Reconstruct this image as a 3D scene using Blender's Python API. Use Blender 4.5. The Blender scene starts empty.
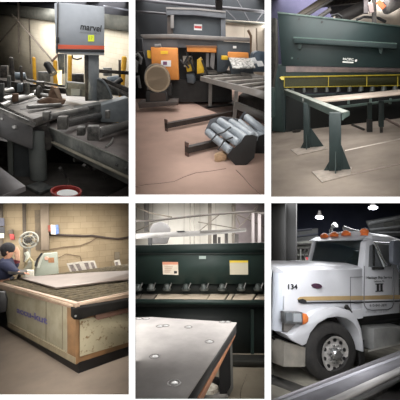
import bpy, bmesh, math, random
from mathutils import Vector, Matrix
random.seed(7)
R = math.radians
SC = bpy.context.scene
COL = SC.collection
FPX = 260.0
EYE = Vector((0, 0, 3.0))

# ------------------------------------------------------------------ camera
cd = bpy.data.cameras.new('camera'); cam = bpy.data.objects.new('camera', cd); COL.objects.link(cam)
cam.location = EYE; cam.rotation_euler = (R(90), 0, 0)
cd.sensor_width = 36.0; cd.lens = FPX / 400.0 * 36.0; cd.clip_start = 0.05; cd.clip_end = 200
SC.camera = cam
SC.view_settings.view_transform = 'Standard'; SC.view_settings.look = 'None'
SC.view_settings.gamma = 1; SC.view_settings.exposure = 0; SC.view_settings.use_curve_mapping = False

def wray(px, py):
    return Vector(((px - 200) / FPX, 1.0, (200 - py) / FPX))

# ------------------------------------------------------------------ materials
def srgb(c):
    def f(v):
        v /= 255.0
        return v / 12.92 if v <= 0.04045 else ((v + 0.055) / 1.055) ** 2.4
    return (f(c[0]), f(c[1]), f(c[2]), 1.0)
_m = {}
def mat(name, c, c2=None, scale=6.0, rough=0.6, metal=0.0, bump=0.0, lo=0.35, hi=0.65, stretch=(1, 1, 1), emit=None, estr=0.0, detail=5, alpha=None, spec=None):
    """noise-mixed two-colour surface"""
    if name in _m: return _m[name]
    m = bpy.data.materials.new(name); m.use_nodes = True
    nt = m.node_tree; b = nt.nodes['Principled BSDF']
    b.inputs['Roughness'].default_value = rough; b.inputs['Metallic'].default_value = metal
    if spec is not None: b.inputs['Specular IOR Level'].default_value = spec
    b.inputs['Base Color'].default_value = srgb(c)
    if c2 is not None or bump:
        tc = nt.nodes.new('ShaderNodeTexCoord'); mp = nt.nodes.new('ShaderNodeMapping')
        mp.inputs['Scale'].default_value = stretch
        nt.links.new(tc.outputs['Object'], mp.inputs['Vector'])
        n = nt.nodes.new('ShaderNodeTexNoise'); n.inputs['Scale'].default_value = scale
        n.inputs['Detail'].default_value = detail; n.inputs['Roughness'].default_value = 0.6
        nt.links.new(mp.outputs[0], n.inputs['Vector'])
        if c2 is not None:
            r = nt.nodes.new('ShaderNodeValToRGB')
            r.color_ramp.elements[0].position = lo; r.color_ramp.elements[0].color = srgb(c)
            r.color_ramp.elements[1].position = hi; r.color_ramp.elements[1].color = srgb(c2)
            nt.links.new(n.outputs['Fac'], r.inputs['Fac']); nt.links.new(r.outputs['Color'], b.inputs['Base Color'])
        if bump:
            bp = nt.nodes.new('ShaderNodeBump'); bp.inputs['Strength'].default_value = bump; bp.inputs['Distance'].default_value = 0.02
            nt.links.new(n.outputs['Fac'], bp.inputs['Height']); nt.links.new(bp.outputs[0], b.inputs['Normal'])
    if emit is not None:
        b.inputs['Emission Color'].default_value = srgb(emit); b.inputs['Emission Strength'].default_value = estr
    if alpha is not None: b.inputs['Alpha'].default_value = alpha
    _m[name] = m
    return m

def brick_mat(name, c1, c2, mortar, along, bw=0.4, bh=0.2, ms=0.008, rough=0.9, offset=0.5, nscale=2.5, nmix=0.35, nc=(120, 105, 80)):
    """block or board pattern laid on a vertical wall whose run direction is `along`"""
    m = bpy.data.materials.new(name); m.use_nodes = True
    nt = m.node_tree; b = nt.nodes['Principled BSDF']; b.inputs['Roughness'].default_value = rough
    tc = nt.nodes.new('ShaderNodeTexCoord')
    dp = nt.nodes.new('ShaderNodeVectorMath'); dp.operation = 'DOT_PRODUCT'; dp.inputs[1].default_value = along
    nt.links.new(tc.outputs['Object'], dp.inputs[0])
    sp = nt.nodes.new('ShaderNodeSeparateXYZ'); nt.links.new(tc.outputs['Object'], sp.inputs[0])
    cb = nt.nodes.new('ShaderNodeCombineXYZ'); nt.links.new(dp.outputs['Value'], cb.inputs[0]); nt.links.new(sp.outputs['Z'], cb.inputs[1])
    t = nt.nodes.new('ShaderNodeTexBrick'); t.offset = offset
    t.inputs['Scale'].default_value = 1.0; t.inputs['Brick Width'].default_value = bw; t.inputs['Row Height'].default_value = bh
    t.inputs['Mortar Size'].default_value = ms; t.inputs['Mortar Smooth'].default_value = 0.3
    t.inputs['Color1'].default_value = srgb(c1); t.inputs['Color2'].default_value = srgb(c2); t.inputs['Mortar'].default_value = srgb(mortar)
    nt.links.new(cb.outputs[0], t.inputs['Vector'])
    n = nt.nodes.new('ShaderNodeTexNoise'); n.inputs['Scale'].default_value = nscale; n.inputs['Detail'].default_value = 6
    nt.links.new(tc.outputs['Object'], n.inputs['Vector'])
    mx = nt.nodes.new('ShaderNodeMix'); mx.data_type = 'RGBA'; mx.blend_type = 'MIX'
    mr = nt.nodes.new('ShaderNodeMapRange'); mr.inputs['From Min'].default_value = 0.4; mr.inputs['From Max'].default_value = 0.75
    mr.inputs['To Max'].default_value = nmix
    nt.links.new(n.outputs['Fac'], mr.inputs['Value']); nt.links.new(mr.outputs[0], mx.inputs['Factor'])
    nt.links.new(t.outputs['Color'], mx.inputs[6]); mx.inputs[7].default_value = srgb(nc)
    nt.links.new(mx.outputs[2], b.inputs['Base Color'])
    bp = nt.nodes.new('ShaderNodeBump'); bp.inputs['Strength'].default_value = 0.4; bp.inputs['Distance'].default_value = 0.01
    nt.links.new(t.outputs['Fac'], bp.inputs['Height']); bp.invert = True
    nt.links.new(bp.outputs[0], b.inputs['Normal'])
    return m

# ------------------------------------------------------------------ bays
class Bay:
    """one of the six workshop bays: its own level floor, tilted and turned as it stands around the viewer"""
    def __init__(s, rect, cx, hy, h=1.6, roll=0.0):
        s.rect = rect; s.h = h
        d = wray(cx, hy).normalized()
        Z = Vector((math.sin(R(roll)), 0, math.cos(R(roll))))
        u = (Z - Z.dot(d) * d).normalized(); r = d.cross(u)
        s.B = Matrix((r, d, u)).transposed()
        s.Bt = s.B.transposed()
        s.M = Matrix.Translation(EYE - s.B @ Vector((0, 0, h))) @ s.B.to_4x4()
        s.eye = Vector((0, 0, h)); s.objs = []
    def ray(s, px, py): return s.Bt @ wray(px, py)
    def g(s, px, py, z=0.0):
        r = s.ray(px, py); return s.eye + r * ((z - s.h) / r.z)
    def y(s, px, py, y):
        r = s.ray(px, py); return s.eye + r * (y / r.y)
    def on(s, px, py, pl):
        r = s.ray(px, py); return s.eye + r * ((pl[0] - s.eye).dot(pl[1]) / r.dot(pl[1]))
P = None
def vp(a, b):
    """vertical plane through two points"""
    d = b - a; n = Vector((d.y, -d.x, 0)).normalized(); return (a, n)
def fy(y): return (Vector((0, y, 0)), Vector((0, 1, 0)))
def fz(z): return (Vector((0, 0, z)), Vector((0, 0, 1)))
def pts(l, pl): return [P.on(a, b, pl) for a, b in l]

# ------------------------------------------------------------------ mesh builder
class MB:
    def __init__(s): s.v = []; s.f = []; s.sm = False
    def add(s, vs, fs):
        n = len(s.v); s.v += [Vector(q) for q in vs]; s.f += [[i + n for i in f] for f in fs]; return s
    def prism(s, ps, vec):
        n = len(ps); vec = Vector(vec)
        return s.add(list(ps) + [Vector(p) + vec for p in ps], [list(range(n)), list(range(2 * n - 1, n - 1, -1))] + [[i, (i + 1) % n, n + (i + 1) % n, n + i] for i in range(n)])
    def poly(s, px, pl, vec): return s.prism(pts(px, pl), vec)
    def hexa(s, a, b):
        n = len(a)
        return s.add(list(a) + list(b), [list(range(n)), list(range(2 * n - 1, n - 1, -1))] + [[i, (i + 1) % n, n + (i + 1) % n, n + i] for i in range(n)])
    def box(s, c, sz, ang=0.0):
        c = Vector(c); ca, sa = math.cos(ang), math.sin(ang)
        X = Vector((ca, sa, 0)) * sz[0] / 2; Y = Vector((-sa, ca, 0)) * sz[1] / 2; Z = Vector((0, 0, sz[2] / 2))
        b = [c - X - Y - Z, c + X - Y - Z, c + X + Y - Z, c - X + Y - Z]
        return s.prism(b, Z * 2)
    def beam(s, a, b, w, h, up=(0, 0, 1)):
        """square bar from a to b, centred"""
        a = Vector(a); b = Vector(b); d = (b - a).normalized(); up = Vector(up)
        if abs(d.dot(up)) > 0.98: up = Vector((0, 1, 0))
        x = d.cross(up).normalized() * w / 2; z = x.cross(d).normalized() * h / 2
        return s.prism([a - x - z, a + x - z, a + x + z, a - x + z], b - a)
    def cyl(s, a, b, r, r2=None, n=16, caps=True):
        a = Vector(a); b = Vector(b); d = (b - a).normalized()
        x = d.cross(Vector((0, 0, 1)) if abs(d.z) < 0.9 else Vector((1, 0, 0))).normalized(); y = d.cross(x)
        if r2 is None: r2 = r
        A = [a + (x * math.cos(2 * math.pi * i / n) + y * math.sin(2 * math.pi * i / n)) * r for i in range(n)]
        B = [b + (x * math.cos(2 * math.pi * i / n) + y * math.sin(2 * math.pi * i / n)) * r2 for i in range(n)]
        fs = [[i, (i + 1) % n, n + (i + 1) % n, n + i] for i in range(n)]
        if caps: fs += [list(range(n)), list(range(2 * n - 1, n - 1, -1))]
        return s.add(A + B, fs)
    def lathe(s, o, ax, prof, n=24, X=None, Yv=None):
        """prof: list of (along, radius); optional X/Yv give the (possibly unequal) radial axes"""
        o = Vector(o); d = Vector(ax).normalized()
        if X is None:
            X = d.cross(Vector((0, 0, 1)) if abs(d.z) < 0.9 else Vector((1, 0, 0))).normalized(); Yv = d.cross(X)
        vs = []
        for t, r in prof:
            for i in range(n):
                a = 2 * math.pi * i / n; vs.append(o + d * t + (X * math.cos(a) + Yv * math.sin(a)) * r)
        fs = []
        for k in range(len(prof) - 1):
            for i in range(n): fs.append([k * n + i, k * n + (i + 1) % n, (k + 1) * n + (i + 1) % n, (k + 1) * n + i])
        fs += [list(range(n)), list(range(len(prof) * n - 1, (len(prof) - 1) * n - 1, -1))]
        return s.add(vs, fs)
    def path(s, ps, r, n=8):
        ps = [Vector(p) for p in ps]; rings = []
        for i, p in enumerate(ps):
            d = (ps[min(i + 1, len(ps) - 1)] - ps[max(i - 1, 0)]).normalized()
            x = d.cross(Vector((0, 0, 1)) if abs(d.z) < 0.95 else Vector((1, 0, 0))).normalized(); y = d.cross(x)
            rr = r[i] if isinstance(r, (list, tuple)) else r
            rings.append([p + (x * math.cos(2 * math.pi * k / n) + y * math.sin(2 * math.pi * k / n)) * rr for k in range(n)])
        fs = []
        for i in range(len(ps) - 1):
            for k in range(n): fs.append([i * n + k, i * n + (k + 1) % n, (i + 1) * n + (k + 1) % n, (i + 1) * n + k])
        fs += [list(range(n)), list(range(len(ps) * n - 1, (len(ps) - 1) * n - 1, -1))]
        return s.add([q for rg in rings for q in rg], fs)
    def ball(s, c, r, n=12, m=8, sq=(1, 1, 1)):
        c = Vector(c); vs = []; fs = []
        for j in range(1, m):
            t = math.pi * j / m
            for i in range(n):
                a = 2 * math.pi * i / n
                vs.append(c + Vector((math.sin(t) * math.cos(a) * r * sq[0], math.sin(t) * math.sin(a) * r * sq[1], math.cos(t) * r * sq[2])))
        top = len(vs); vs.append(c + Vector((0, 0, r * sq[2]))); vs.append(c - Vector((0, 0, r * sq[2])))
        for j in range(m - 2):
            for i in range(n): fs.append([j * n + i, j * n + (i + 1) % n, (j + 1) * n + (i + 1) % n, (j + 1) * n + i])
        for i in range(n): fs.append([top, (i + 1) % n, i]); fs.append([top + 1, (m - 2) * n + i, (m - 2) * n + (i + 1) % n])
        return s.add(vs, fs)

def finish(me, bev=0.0):
    bm = bmesh.new(); bm.from_mesh(me)
    bmesh.ops.recalc_face_normals(bm, faces=bm.faces)
    if bev:
        es = [e for e in bm.edges if len(e.link_faces) == 2 and e.calc_face_angle(0) > R(40)]
        bmesh.ops.bevel(bm, geom=es, offset=bev, segments=2, affect='EDGES', profile=0.5, clamp_overlap=True)
    for f in bm.faces: f.smooth = True
    for e in bm.edges:
        e.smooth = len(e.link_faces) == 2 and e.calc_face_angle(0) < R(35)
    bm.to_mesh(me); bm.free()

def tag(o, label=None, cat=None, group=None, kind=None):
    if label: o['label'] = label
    if cat: o['category'] = cat
    if group: o['group'] = group
    if kind: o['kind'] = kind
    return o

def thing(name, label, cat, at=(0, 0, 0), group=None):
    e = bpy.data.objects.new(name, None); COL.objects.link(e); e.empty_display_size = 0.1
    e.matrix_world = P.M @ Matrix.Translation(Vector(at)); e['_o'] = list(Vector(at)); e['_b'] = BAYS.index(P)
    tag(e, label, cat, group)
    return e

def org(e): return Vector(e['_o'])

def part(name, mb, m, parent, bev=0.0, label=None):
    """one mesh object as a part of `parent`; the builder's coordinates are the bay's"""
    me = bpy.data.meshes.new(name)
    o = bpy.data.objects.new(name, me)
    po = org(parent)
    me.from_pydata([v - po for v in mb.v], [], mb.f); me.materials.append(m); finish(me, bev)
    COL.objects.link(o); o.parent = parent; o['_o'] = list(po); o['_b'] = parent['_b']
    if label: o['label'] = label
    return o

def solo(name, mb, m, label=None, cat=None, group=None, kind=None, bev=0.0, at=None):
    me = bpy.data.meshes.new(name)
    if at is None:
        lo = [min(v[i] for v in mb.v) for i in range(3)]; hi = [max(v[i] for v in mb.v) for i in range(3)]
        at = Vector(((lo[0] + hi[0]) / 2, (lo[1] + hi[1]) / 2, lo[2]))
    at = Vector(at)
    me.from_pydata([v - at for v in mb.v], [], mb.f); me.materials.append(m); finish(me, bev)
    o = bpy.data.objects.new(name, me); COL.objects.link(o)
    o.matrix_world = P.M @ Matrix.Translation(at); o['_o'] = list(at); o['_b'] = BAYS.index(P)
    return tag(o, label, cat, group, kind)

def struct(name, mb, m, bev=0.0): return solo(name, mb, m, kind='structure', bev=bev, at=(0, 0, 0))

def text_part(name, s, o0, xv, yv, m, parent=None, thick=0.004, solo_args=None, shear=0.0, offset=0.0, squash=True):
    """lettering: o0 lower left corner, xv the full width vector, yv the full height vector"""
    c = bpy.data.curves.new(name, 'FONT'); c.body = s; c.offset = offset; c.align_x = 'CENTER'
    t = bpy.data.objects.new(name, c); COL.objects.link(t)
    bpy.context.view_layer.update()
    me = bpy.data.meshes.new_from_object(t.evaluated_get(bpy.context.evaluated_depsgraph_get()))
    bpy.data.objects.remove(t); bpy.data.curves.remove(c)
    xs = [v.co.x for v in me.vertices]; ys = [v.co.y for v in me.vertices]
    x0, x1, y0, y1 = min(xs), max(xs), min(ys), max(ys)
    o0 = Vector(o0); xv = Vector(xv); yv = Vector(yv)
    nn = xv.cross(yv).normalized() * thick
    vs = []
    for v in me.vertices:
        b = (v.co.y - y0) / (y1 - y0); a = (v.co.x - x0) / (x1 - x0) * (1 - shear) + shear * b
        vs.append(o0 + xv * a + yv * b + nn)
    fs = [list(p.vertices) for p in me.polygons]
    mb = MB(); mb.v = vs; mb.f = fs
    bpy.data.meshes.remove(me)
    if parent is not None: return part(name, mb, m, parent)
    return solo(name, mb, m, **solo_args)

def text_px(name, s, bl, br, tl, pl, m, parent, toward=None, **k):
    a, b, c = P.on(*bl, pl), P.on(*br, pl), P.on(*tl, pl)
    return text_part(name, s, a, b - a, c - a, m, parent, **k)

BAYS = []
def bay(*a, **k):
    b = Bay(*a, **k); BAYS.append(b); return b
B1 = bay((-3, 1.6, 128.9, 196.8), 65, 55)
B2 = bay((135.2, -3, 264.7, 194.7), 200, 41)
B3 = bay((271, -3, 403, 196.8), 335, 68)
B4 = bay((-3, 203, 128.9, 394.6), 65, 235, roll=0)
B5 = bay((135.2, 203, 264.7, 399), 200, 240)
B6 = bay((271, 203, 403, 403), 335, 282)

# ------------------------------------------------------------------ cutaway shell: added white-edged partitions between bays, closing them to outside light
W_TRIM = mat('white_trim', (250, 250, 250), rough=0.9, spec=0.1)
def shell():
    global P
    def wp(px, py, d): return EYE + wray(px, py) * d
    def slab(name, rect, d0, d1, m, n):
        x0, y0, x1, y1 = rect
        me = bpy.data.meshes.new(name)
        c = [(x0, y0), (x1, y0), (x1, y1), (x0, y1)]
        vs = [wp(a, b, d0) for a, b in c] + [wp(a, b, d1) for a, b in c]
        me.from_pydata(vs, [], [[0, 1, 2, 3], [7, 6, 5, 4], [0, 4, 5, 1], [1, 5, 6, 2], [2, 6, 7, 3], [3, 7, 4, 0]])
        me.materials.append(m); finish(me)
        o = bpy.data.objects.new(name, me); COL.objects.link(o); o['kind'] = 'structure'; return o
    T = [(128.9, -6, 135.2, 406), (264.7, -6, 271, 406), (-6, 196.8, 128.9, 203), (135.2, 194.7, 264.7, 203), (271, 196.8, 406, 203),
         (-6, -6, 128.9, 1.6), (-6, 394.6, 128.9, 406), (135.2, 399, 264.7, 406)]
    for i, r in enumerate(T): slab('trim_%d' % (i + 1), r, 1.0, 1.04, W_TRIM, i)
    wall_m = mat('partition_board', (150, 147, 143), rough=0.9)
    dark = mat('ceiling_bounce', (190, 190, 190), rough=0.9)  # unseen ceiling sheets, kept pale to bounce light into the bays
    e = 2.4
    for k, b in enumerate(BAYS):
        x0, y0, x1, y1 = b.rect; g = 0.02
        top = slab('ceiling', (x0 - e, y0 - e, x1 + e, y0 - g), 1.04, 26, dark, k)
        slab('wall_left', (x0 - e, y0 - g, x0 - g, y1 + e), 1.04, 26, wall_m, k)
        slab('wall_right', (x1 + g, y0 - g, x1 + e, y1 + e), 1.04, 26, wall_m, k)
        slab('wall_lower', (x0 - g, y1 + g, x1 + g, y1 + e), 1.04, 26, wall_m, k)
shell()

def fill_panel(b, px, py0, d, wx, wd, power, col=(1, 0.97, 0.92)):
    """long ceiling lamp lying flush under the bay's ceiling board"""
    ld = bpy.data.lights.new('ceiling_fill', 'AREA'); ld.shape = 'RECTANGLE'; ld.size = wx; ld.size_y = wd
    ld.energy = power; ld.color = col
    o = bpy.data.objects.new('ceiling_fill', ld); COL.objects.link(o)
    r = wray(px, b.rect[1] + 0.35); yv = r.normalized(); xv = Vector((1, 0, 0))
    zv = xv.cross(yv).normalized(); xv = yv.cross(zv)
    o.matrix_world = Matrix.Translation(EYE + r * d) @ Matrix((xv, yv, zv)).transposed().to_4x4()
    # emit along -Z, i.e. down into the bay
    return o

GAIN = {0: 1.2, 1: 1.15, 2: 1.15, 3: 1.15, 4: 1.15, 5: 1.5}     # brightness of each bay's added fill lights
def fill_strips(b, px, segs, col):
    w_ = (b.rect[2] - b.rect[0]) / FPX * .92
    for d0, d1, L in segs:
        n = max(1, round((d1 - d0) / 1.5)); st = (d1 - d0) / n
        for i in range(n):
            d = d0 + st * (i + .5); wx = w_ * (d - st * .4)
            fill_panel(b, px, 0, d, wx, st * .9, L * GAIN.get(BAYS.index(b), 1) * math.pi * wx * st * .9, col)

def side_fill(b, left, segs, col, y0=.1, y1=.75):
    """added tall fill lights lying flat on the left or right partition"""
    H = b.rect[3] - b.rect[1]; pym = b.rect[1] + H * (y0 + y1) / 2; hh = H * (y1 - y0) / FPX
    for d0, d1, L in segs:
        d = (d0 + d1) / 2; ln = (d1 - d0) * .9; hz = hh * (d0 + .1)
        px = b.rect[0] + .4 if left else b.rect[2] - .4
        ld = bpy.data.lights.new('wall_fill', 'AREA'); ld.shape = 'RECTANGLE'; ld.size = hz; ld.size_y = ln
        ld.energy = L * GAIN.get(BAYS.index(b), 1) * math.pi * hz * ln; ld.color = col
        o = bpy.data.objects.new('wall_fill', ld); COL.objects.link(o)
        r = wray(px, pym); rh = wray(px, 200)
        yv = rh.normalized(); up_ = Vector((0, 0, 1)); nrm = yv.cross(up_).normalized()   # points right
        if not left: nrm = -nrm
        zv = -nrm; xv = yv.cross(zv).normalized()
        o.matrix_world = Matrix.Translation(EYE + r * d) @ Matrix((xv, yv, zv)).transposed().to_4x4()

world = bpy.data.worlds.new('world'); SC.world = world; world.use_nodes = True
bg = world.node_tree.nodes['Background']; bg.inputs[0].default_value = (1, 1, 1, 1); bg.inputs[1].default_value = 1.6
def proj(p):
    w = P.B @ (Vector(p) - P.eye); return (200 + FPX * w.x / w.y, 200 - FPX * w.z / w.y)
def hitx(p, d, px):
    """walk from p along d until it stands at image column px"""
    w = P.B @ (Vector(p) - P.eye); e = P.B @ Vector(d); k = (px - 200) / FPX
    return Vector(p) + Vector(d) * ((k * w.y - w.x) / (e.x - k * e.y))
def hdir(px, hy):
    r = P.ray(px, hy); return Vector((r.x, r.y, 0)).normalized()
def ppl(p, n): return (Vector(p), Vector(n).normalized())
def quadpx(x0, y0, x1, y1): return [(x0, y1), (x1, y1), (x1, y0), (x0, y0)]
# ================================================================== BAY 1: vertical band saw
P = B1
M_conc = mat('concrete_dark', (70, 66, 64), (92, 88, 84), 3, 0.8, bump=0.1)
M_iron = mat('worn_iron', (44, 44, 44), (100, 98, 95), 14, 0.45, 0.35, bump=0.1)
M_irond = mat('dark_iron', (24, 24, 26), (70, 66, 62), 12, 0.5, 0.3)
M_bluegrey = mat('machine_grey_paint', (96, 104, 110), (120, 126, 130), 4, 0.55)
M_greyd = mat('machine_dark_grey_paint', (48, 52, 54), (92, 94, 92), 9, 0.6, bump=0.05)
M_saw = mat('saw_cover_paint', (124, 130, 138), (138, 144, 152), 2, 0.5)
M_orange = mat('orange_stripe', (205, 92, 66), rough=0.5)
M_black = mat('black_paint', (20, 20, 22), rough=0.5)
M_steel = mat('bright_steel', (120, 120, 120), (156, 156, 154), 5, 0.3, 0.6, stretch=(1, 1, 1))
M_deck = mat('deck_steel', (98, 94, 92), (140, 136, 132), 5, 0.5, 0.25)
M_yellow = mat('yellow_paint', (205, 160, 40), (180, 130, 30), 6, 0.6)
M_ytag = mat('yellow_tag', (215, 230, 60), rough=0.7)
M_rust = mat('rusty_iron', (92, 70, 56), (130, 108, 92), 14, 0.8, 0.1)
M_red = mat('red_plastic', (150, 38, 30), (120, 34, 30), 8, 0.5)
M_white = mat('white_paper', (225, 228, 230), rough=0.7)

a = P.g(0, 10, 3.2); b = P.g(129, 25.5, 3.2); a.z = b.z = 0
dirw = (b - a).normalized()
WALL = vp(a, b)
M_blk = brick_mat('cream_block_wall', (182, 174, 158), (188, 181, 165), (172, 165, 149), dirw, 0.42, 0.21, 0.010, nc=(165, 155, 132), nmix=.3)
# wall, floor, steel roof edge
A = a - dirw * 3; Bq = b + dirw * 3
struct('wall_back', MB().prism([A, Bq, Bq + Vector((0, 0, 3.2)), A + Vector((0, 0, 3.2))], Vector((-dirw.y, dirw.x, 0)) * 0.2), M_blk)
fl = MB().prism([Vector((-14, 1.2, 0)), Vector((14, 1.2, 0)), Vector((22, 26, 0)), Vector((-22, 26, 0))], (0, 0, -0.1))
struct('floor', fl, M_conc)
nw = Vector((dirw.y, -dirw.x, 0))
struct('trim_10', MB().beam(A + Vector((0, 0, 3.22)) + nw * 0.1, Bq + Vector((0, 0, 3.22)) + nw * .1, 0.2, 0.5), mat('roof_edge_steel', (66, 68, 64), (84, 84, 78), 5, 0.7))
up = nw * .02
struct('wall_upper', MB().prism([A + Vector((0, 0, 3.2)) - nw * .3, Bq + Vector((0, 0, 3.2)) - nw * .3, Bq + Vector((0, 0, 9)) - nw * .3, A + Vector((0, 0, 9)) - nw * .3], -nw * 0.1), mat('dark_upper_wall', (20, 22, 30), rough=0.9))

# rods and braces against the wall
def rod(name, p, q, r, m, label, cat, pl, group=None):
    solo(name, MB().cyl(P.on(*p, pl), P.on(*q, pl), r, n=8), m, label, cat, group)
near = (WALL[0] + nw * 0.35, WALL[1]); near2 = (WALL[0] + nw * 0.6, WALL[1])
M_rod = mat('grey_rod', (72, 66, 60), (92, 84, 76), 10, 0.7)
rod('hanging_rod', (18.3, 1), (19, 53), .045, M_rod, 'thin vertical steel rod hanging from the roof against the block wall', 'rod', near)
rod('brace_rod', (18, 21), (-1, 43), .03, M_rod, 'thin diagonal brace sloping down to the left on the block wall', 'rod', near2)
rod('brace_rod', (18, 20), (53, 61), .04, M_rod, 'long diagonal brace sloping down right towards the saw', 'rod', near2)
rod('brace_rod', (12, 14), (44, 52), .02, M_rod, 'thin upper diagonal line sloping right behind the long brace', 'rod', (WALL[0] + nw * .9, WALL[1]))
rod('conduit', (29, 15), (30.5, 64), .03, M_rod, 'vertical conduit with a bottom box on the block wall behind bollards', 'conduit', (WALL[0] + nw * .06, WALL[1]))
rod('roof_cable', (104, 6), (130, 10.5), .03, mat('pale_cable', (90, 94, 104), rough=.6), 'pale cable across the dark roof right of the saw head', 'cable', near)

# yellow bollards
def bollard(x0, x1, yt, yb, d, label, m=M_yellow, name='bollard', group=None):
    A = P.y(x0, yb, d); Bb = P.y(x1, yb, d); w = (Bb - A).length; c = (A + Bb) / 2
    t = P.y((x0 + x1) / 2, yt, d)
    root = thing(name, label, 'bollard' if name == 'bollard' else 'post', (t.x, d, 0), group)
    part('post', MB().cyl((t.x, d, 0), (t.x, d, t.z - w * .3), w / 2, n=16), m, root)
    part('cap', MB().lathe((t.x, d, t.z - w * .3), (0, 0, 1), [(0, w / 2), (w * .2, w * .4), (w * .3, w * .15)], 16), m, root)
bollard(32, 35.6, 57, 81, 8.6, 'yellow bollard left of the work lamp, before the block wall')
bollard(122, 127, 56, 87, 7.6, 'yellow bollard at the right end of the bay')
bollard(68, 72, 55, 84, 8.2, 'yellow bollard seen between the saw columns')
bollard(53, 57.2, 60, 84, 8.4, 'yellow bollard half hidden behind the work lamp')
bollard(9, 13.4, 57, 82, 8.0, 'dark square-looking post at the left among the machines', M_irond, 'dark_post')
bollard(19.5, 22.5, 66, 84, 9.2, 'short dark post beside the blue tank', M_irond, 'dark_post')

# background machines
def tankish(x0, x1, y0, y1, d, m, name, label, cat, bev=.03, dep=.5):
    return solo(name, MB().poly([(x0, y1), (x1, y1), (x1, y0), (x0, y0)], fy(d), (0, dep, 0)), m, label, cat, bev=bev)
M_tank = mat('blue_grey_tank', (110, 122, 132), (80, 90, 98), 4, .4, .3)
t = P.y(20, 76, 9.5)
solo('coolant_tank', MB().cyl(P.y(15, 76, 9.5), P.y(26, 76.5, 9.5), .1), M_tank, 'small blue-grey tank lying behind the left conveyor', 'tank')
def clutter(rng, n, X, Y, d0, d1, mats, name, labels, cat):
    for i in range(n):
        rng_x = X[0] + (X[1] - X[0]) * rng.random(); y = Y[0] + (Y[1] - Y[0]) * rng.random(); d = d0 + (d1 - d0) * rng.random()
# distant saw carriage right of the column, and its bar feed
root = thing('bar_feed', 'grey bar feed machine behind the right bollard', 'machine', P.y(115, 99, 6.6))
part('bed', MB().poly([(100, 93), (128, 97), (129, 88), (112, 82), (100, 79)], fy(6.9), (0, .5, 0)), M_greyd, root, .02)
part('rail', MB().beam(P.y(99, 71, 6.6), P.y(130, 73, 6.6), .1, .07), M_irond, root)
part('rail', MB().beam(P.y(103, 80, 6.3), P.y(130, 91, 6.0), .12, .08), M_irond, root)
part('rail', MB().beam(P.y(106, 85, 6.1), P.y(130, 96, 5.8), .12, .06), M_iron, root)
part('post', MB().poly([(119, 60), (121, 60), (121, 96), (119, 96)], fy(6.6), (0, .08, 0)), M_rod, root)
part('motor', MB().cyl(P.y(108, 82, 6.4), P.y(119, 80, 6.4), .1), M_tank, root)
part('lever', MB().cyl(P.y(112, 86, 6.2), P.y(122, 79, 6.2), .05), M_black, root)

# left conveyor with rollers behind the table
root = thing('roller_conveyor', 'dark roller conveyor running behind the saw table on the left', 'conveyor', P.g(20, 130))
part('rail', MB().beam(P.g(-2, 83, .85), P.g(66, 91, .85), .08, .12), M_irond, root)
part('rail', MB().beam(P.g(-2, 96, .75), P.g(50, 101, .75), .08, .1), M_irond, root)
part('rail', MB().beam(P.g(26, 80, .9), P.g(75, 88, .9), .06, .05), M_iron, root)
for p, q, rr in [((2, 101), (14, 98.5), .06), ((14, 100.5), (35, 96.5), .06), ((0, 107), (10, 104), .05), ((0, 92), (12, 90), .05), ((34, 93), (44, 90), .05)]:
    part('roller', MB().cyl(P.g(*p, .8), P.g(*q, .8), rr), M_steel, root)
part('skirt', MB().poly([(-2, 84), (50, 90), (50, 105), (-2, 112)], fy(6.8), (0, .1, 0)), M_irond, root)
for x0, x1, y0, y1, d, lb in [(7, 10, 76, 91, 6.2, 'tall dark guide block at the far left of the conveyor'), (25, 29, 83, 94.5, 5.6, 'grey guide block standing mid conveyor'), (-1, 3.2, 84, 105, 4.9, 'dark guide block cut by the left edge'),
                            (12, 17.5, 94, 102, 4.8, 'squat rusty guide block before the rollers')]:
    tankish(x0, x1, y0, y1, d, M_greyd if x0 != 12 else M_rust, 'guide_block', lb, 'block', .004, .12)

# bed table
TZ = .86
root = thing('saw_table', 'worn grey slotted steel saw table in front of the column', 'table', P.g(40, 150))
top = [P.g(a, b, TZ) for a, b in [(6, 107), (40, 95.5), (84, 93), (119, 96.5), (103, 103), (64, 109.5), (33, 119)]]
part('table_top', MB().prism(top, (0, 0, -.10)), M_deck, root, .006)
# end blocks on the near edge
for i in range(4):
    u0 = i / 4 + .03; u1 = (i + 1) / 4 - .03
    p0 = P.g(6, 107.6, TZ - .012).lerp(P.g(33, 119, TZ - .012), u0); p1 = P.g(6, 107.6, TZ - .012).lerp(P.g(33, 119, TZ - .012), u1)
    part('slot_block', MB().prism([p0, p1, p1 - Vector((0, 0, .09)), p0 - Vector((0, 0, .09))], Vector((-.02, -.03, 0))), M_iron, root, .004)
for p, q in [((12, 105.5), (50, 97)), ((21, 109.5), (62, 101)), ((29, 113), (68, 105))]:
    part('slot', MB().beam(P.g(*p, TZ + .001), P.g(*q, TZ + .001), .025, .008), M_irond, root)
part('web', MB().hexa([P.g(9, 112, TZ - .1), P.g(34, 122, TZ - .1), P.g(100, 106, TZ - .1), P.g(84, 98, TZ - .1)],
                      [P.g(20, 140, .45), P.g(34, 145, .45), P.g(70, 135, .45), P.g(60, 125, .45)]), M_irond, root)

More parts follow.
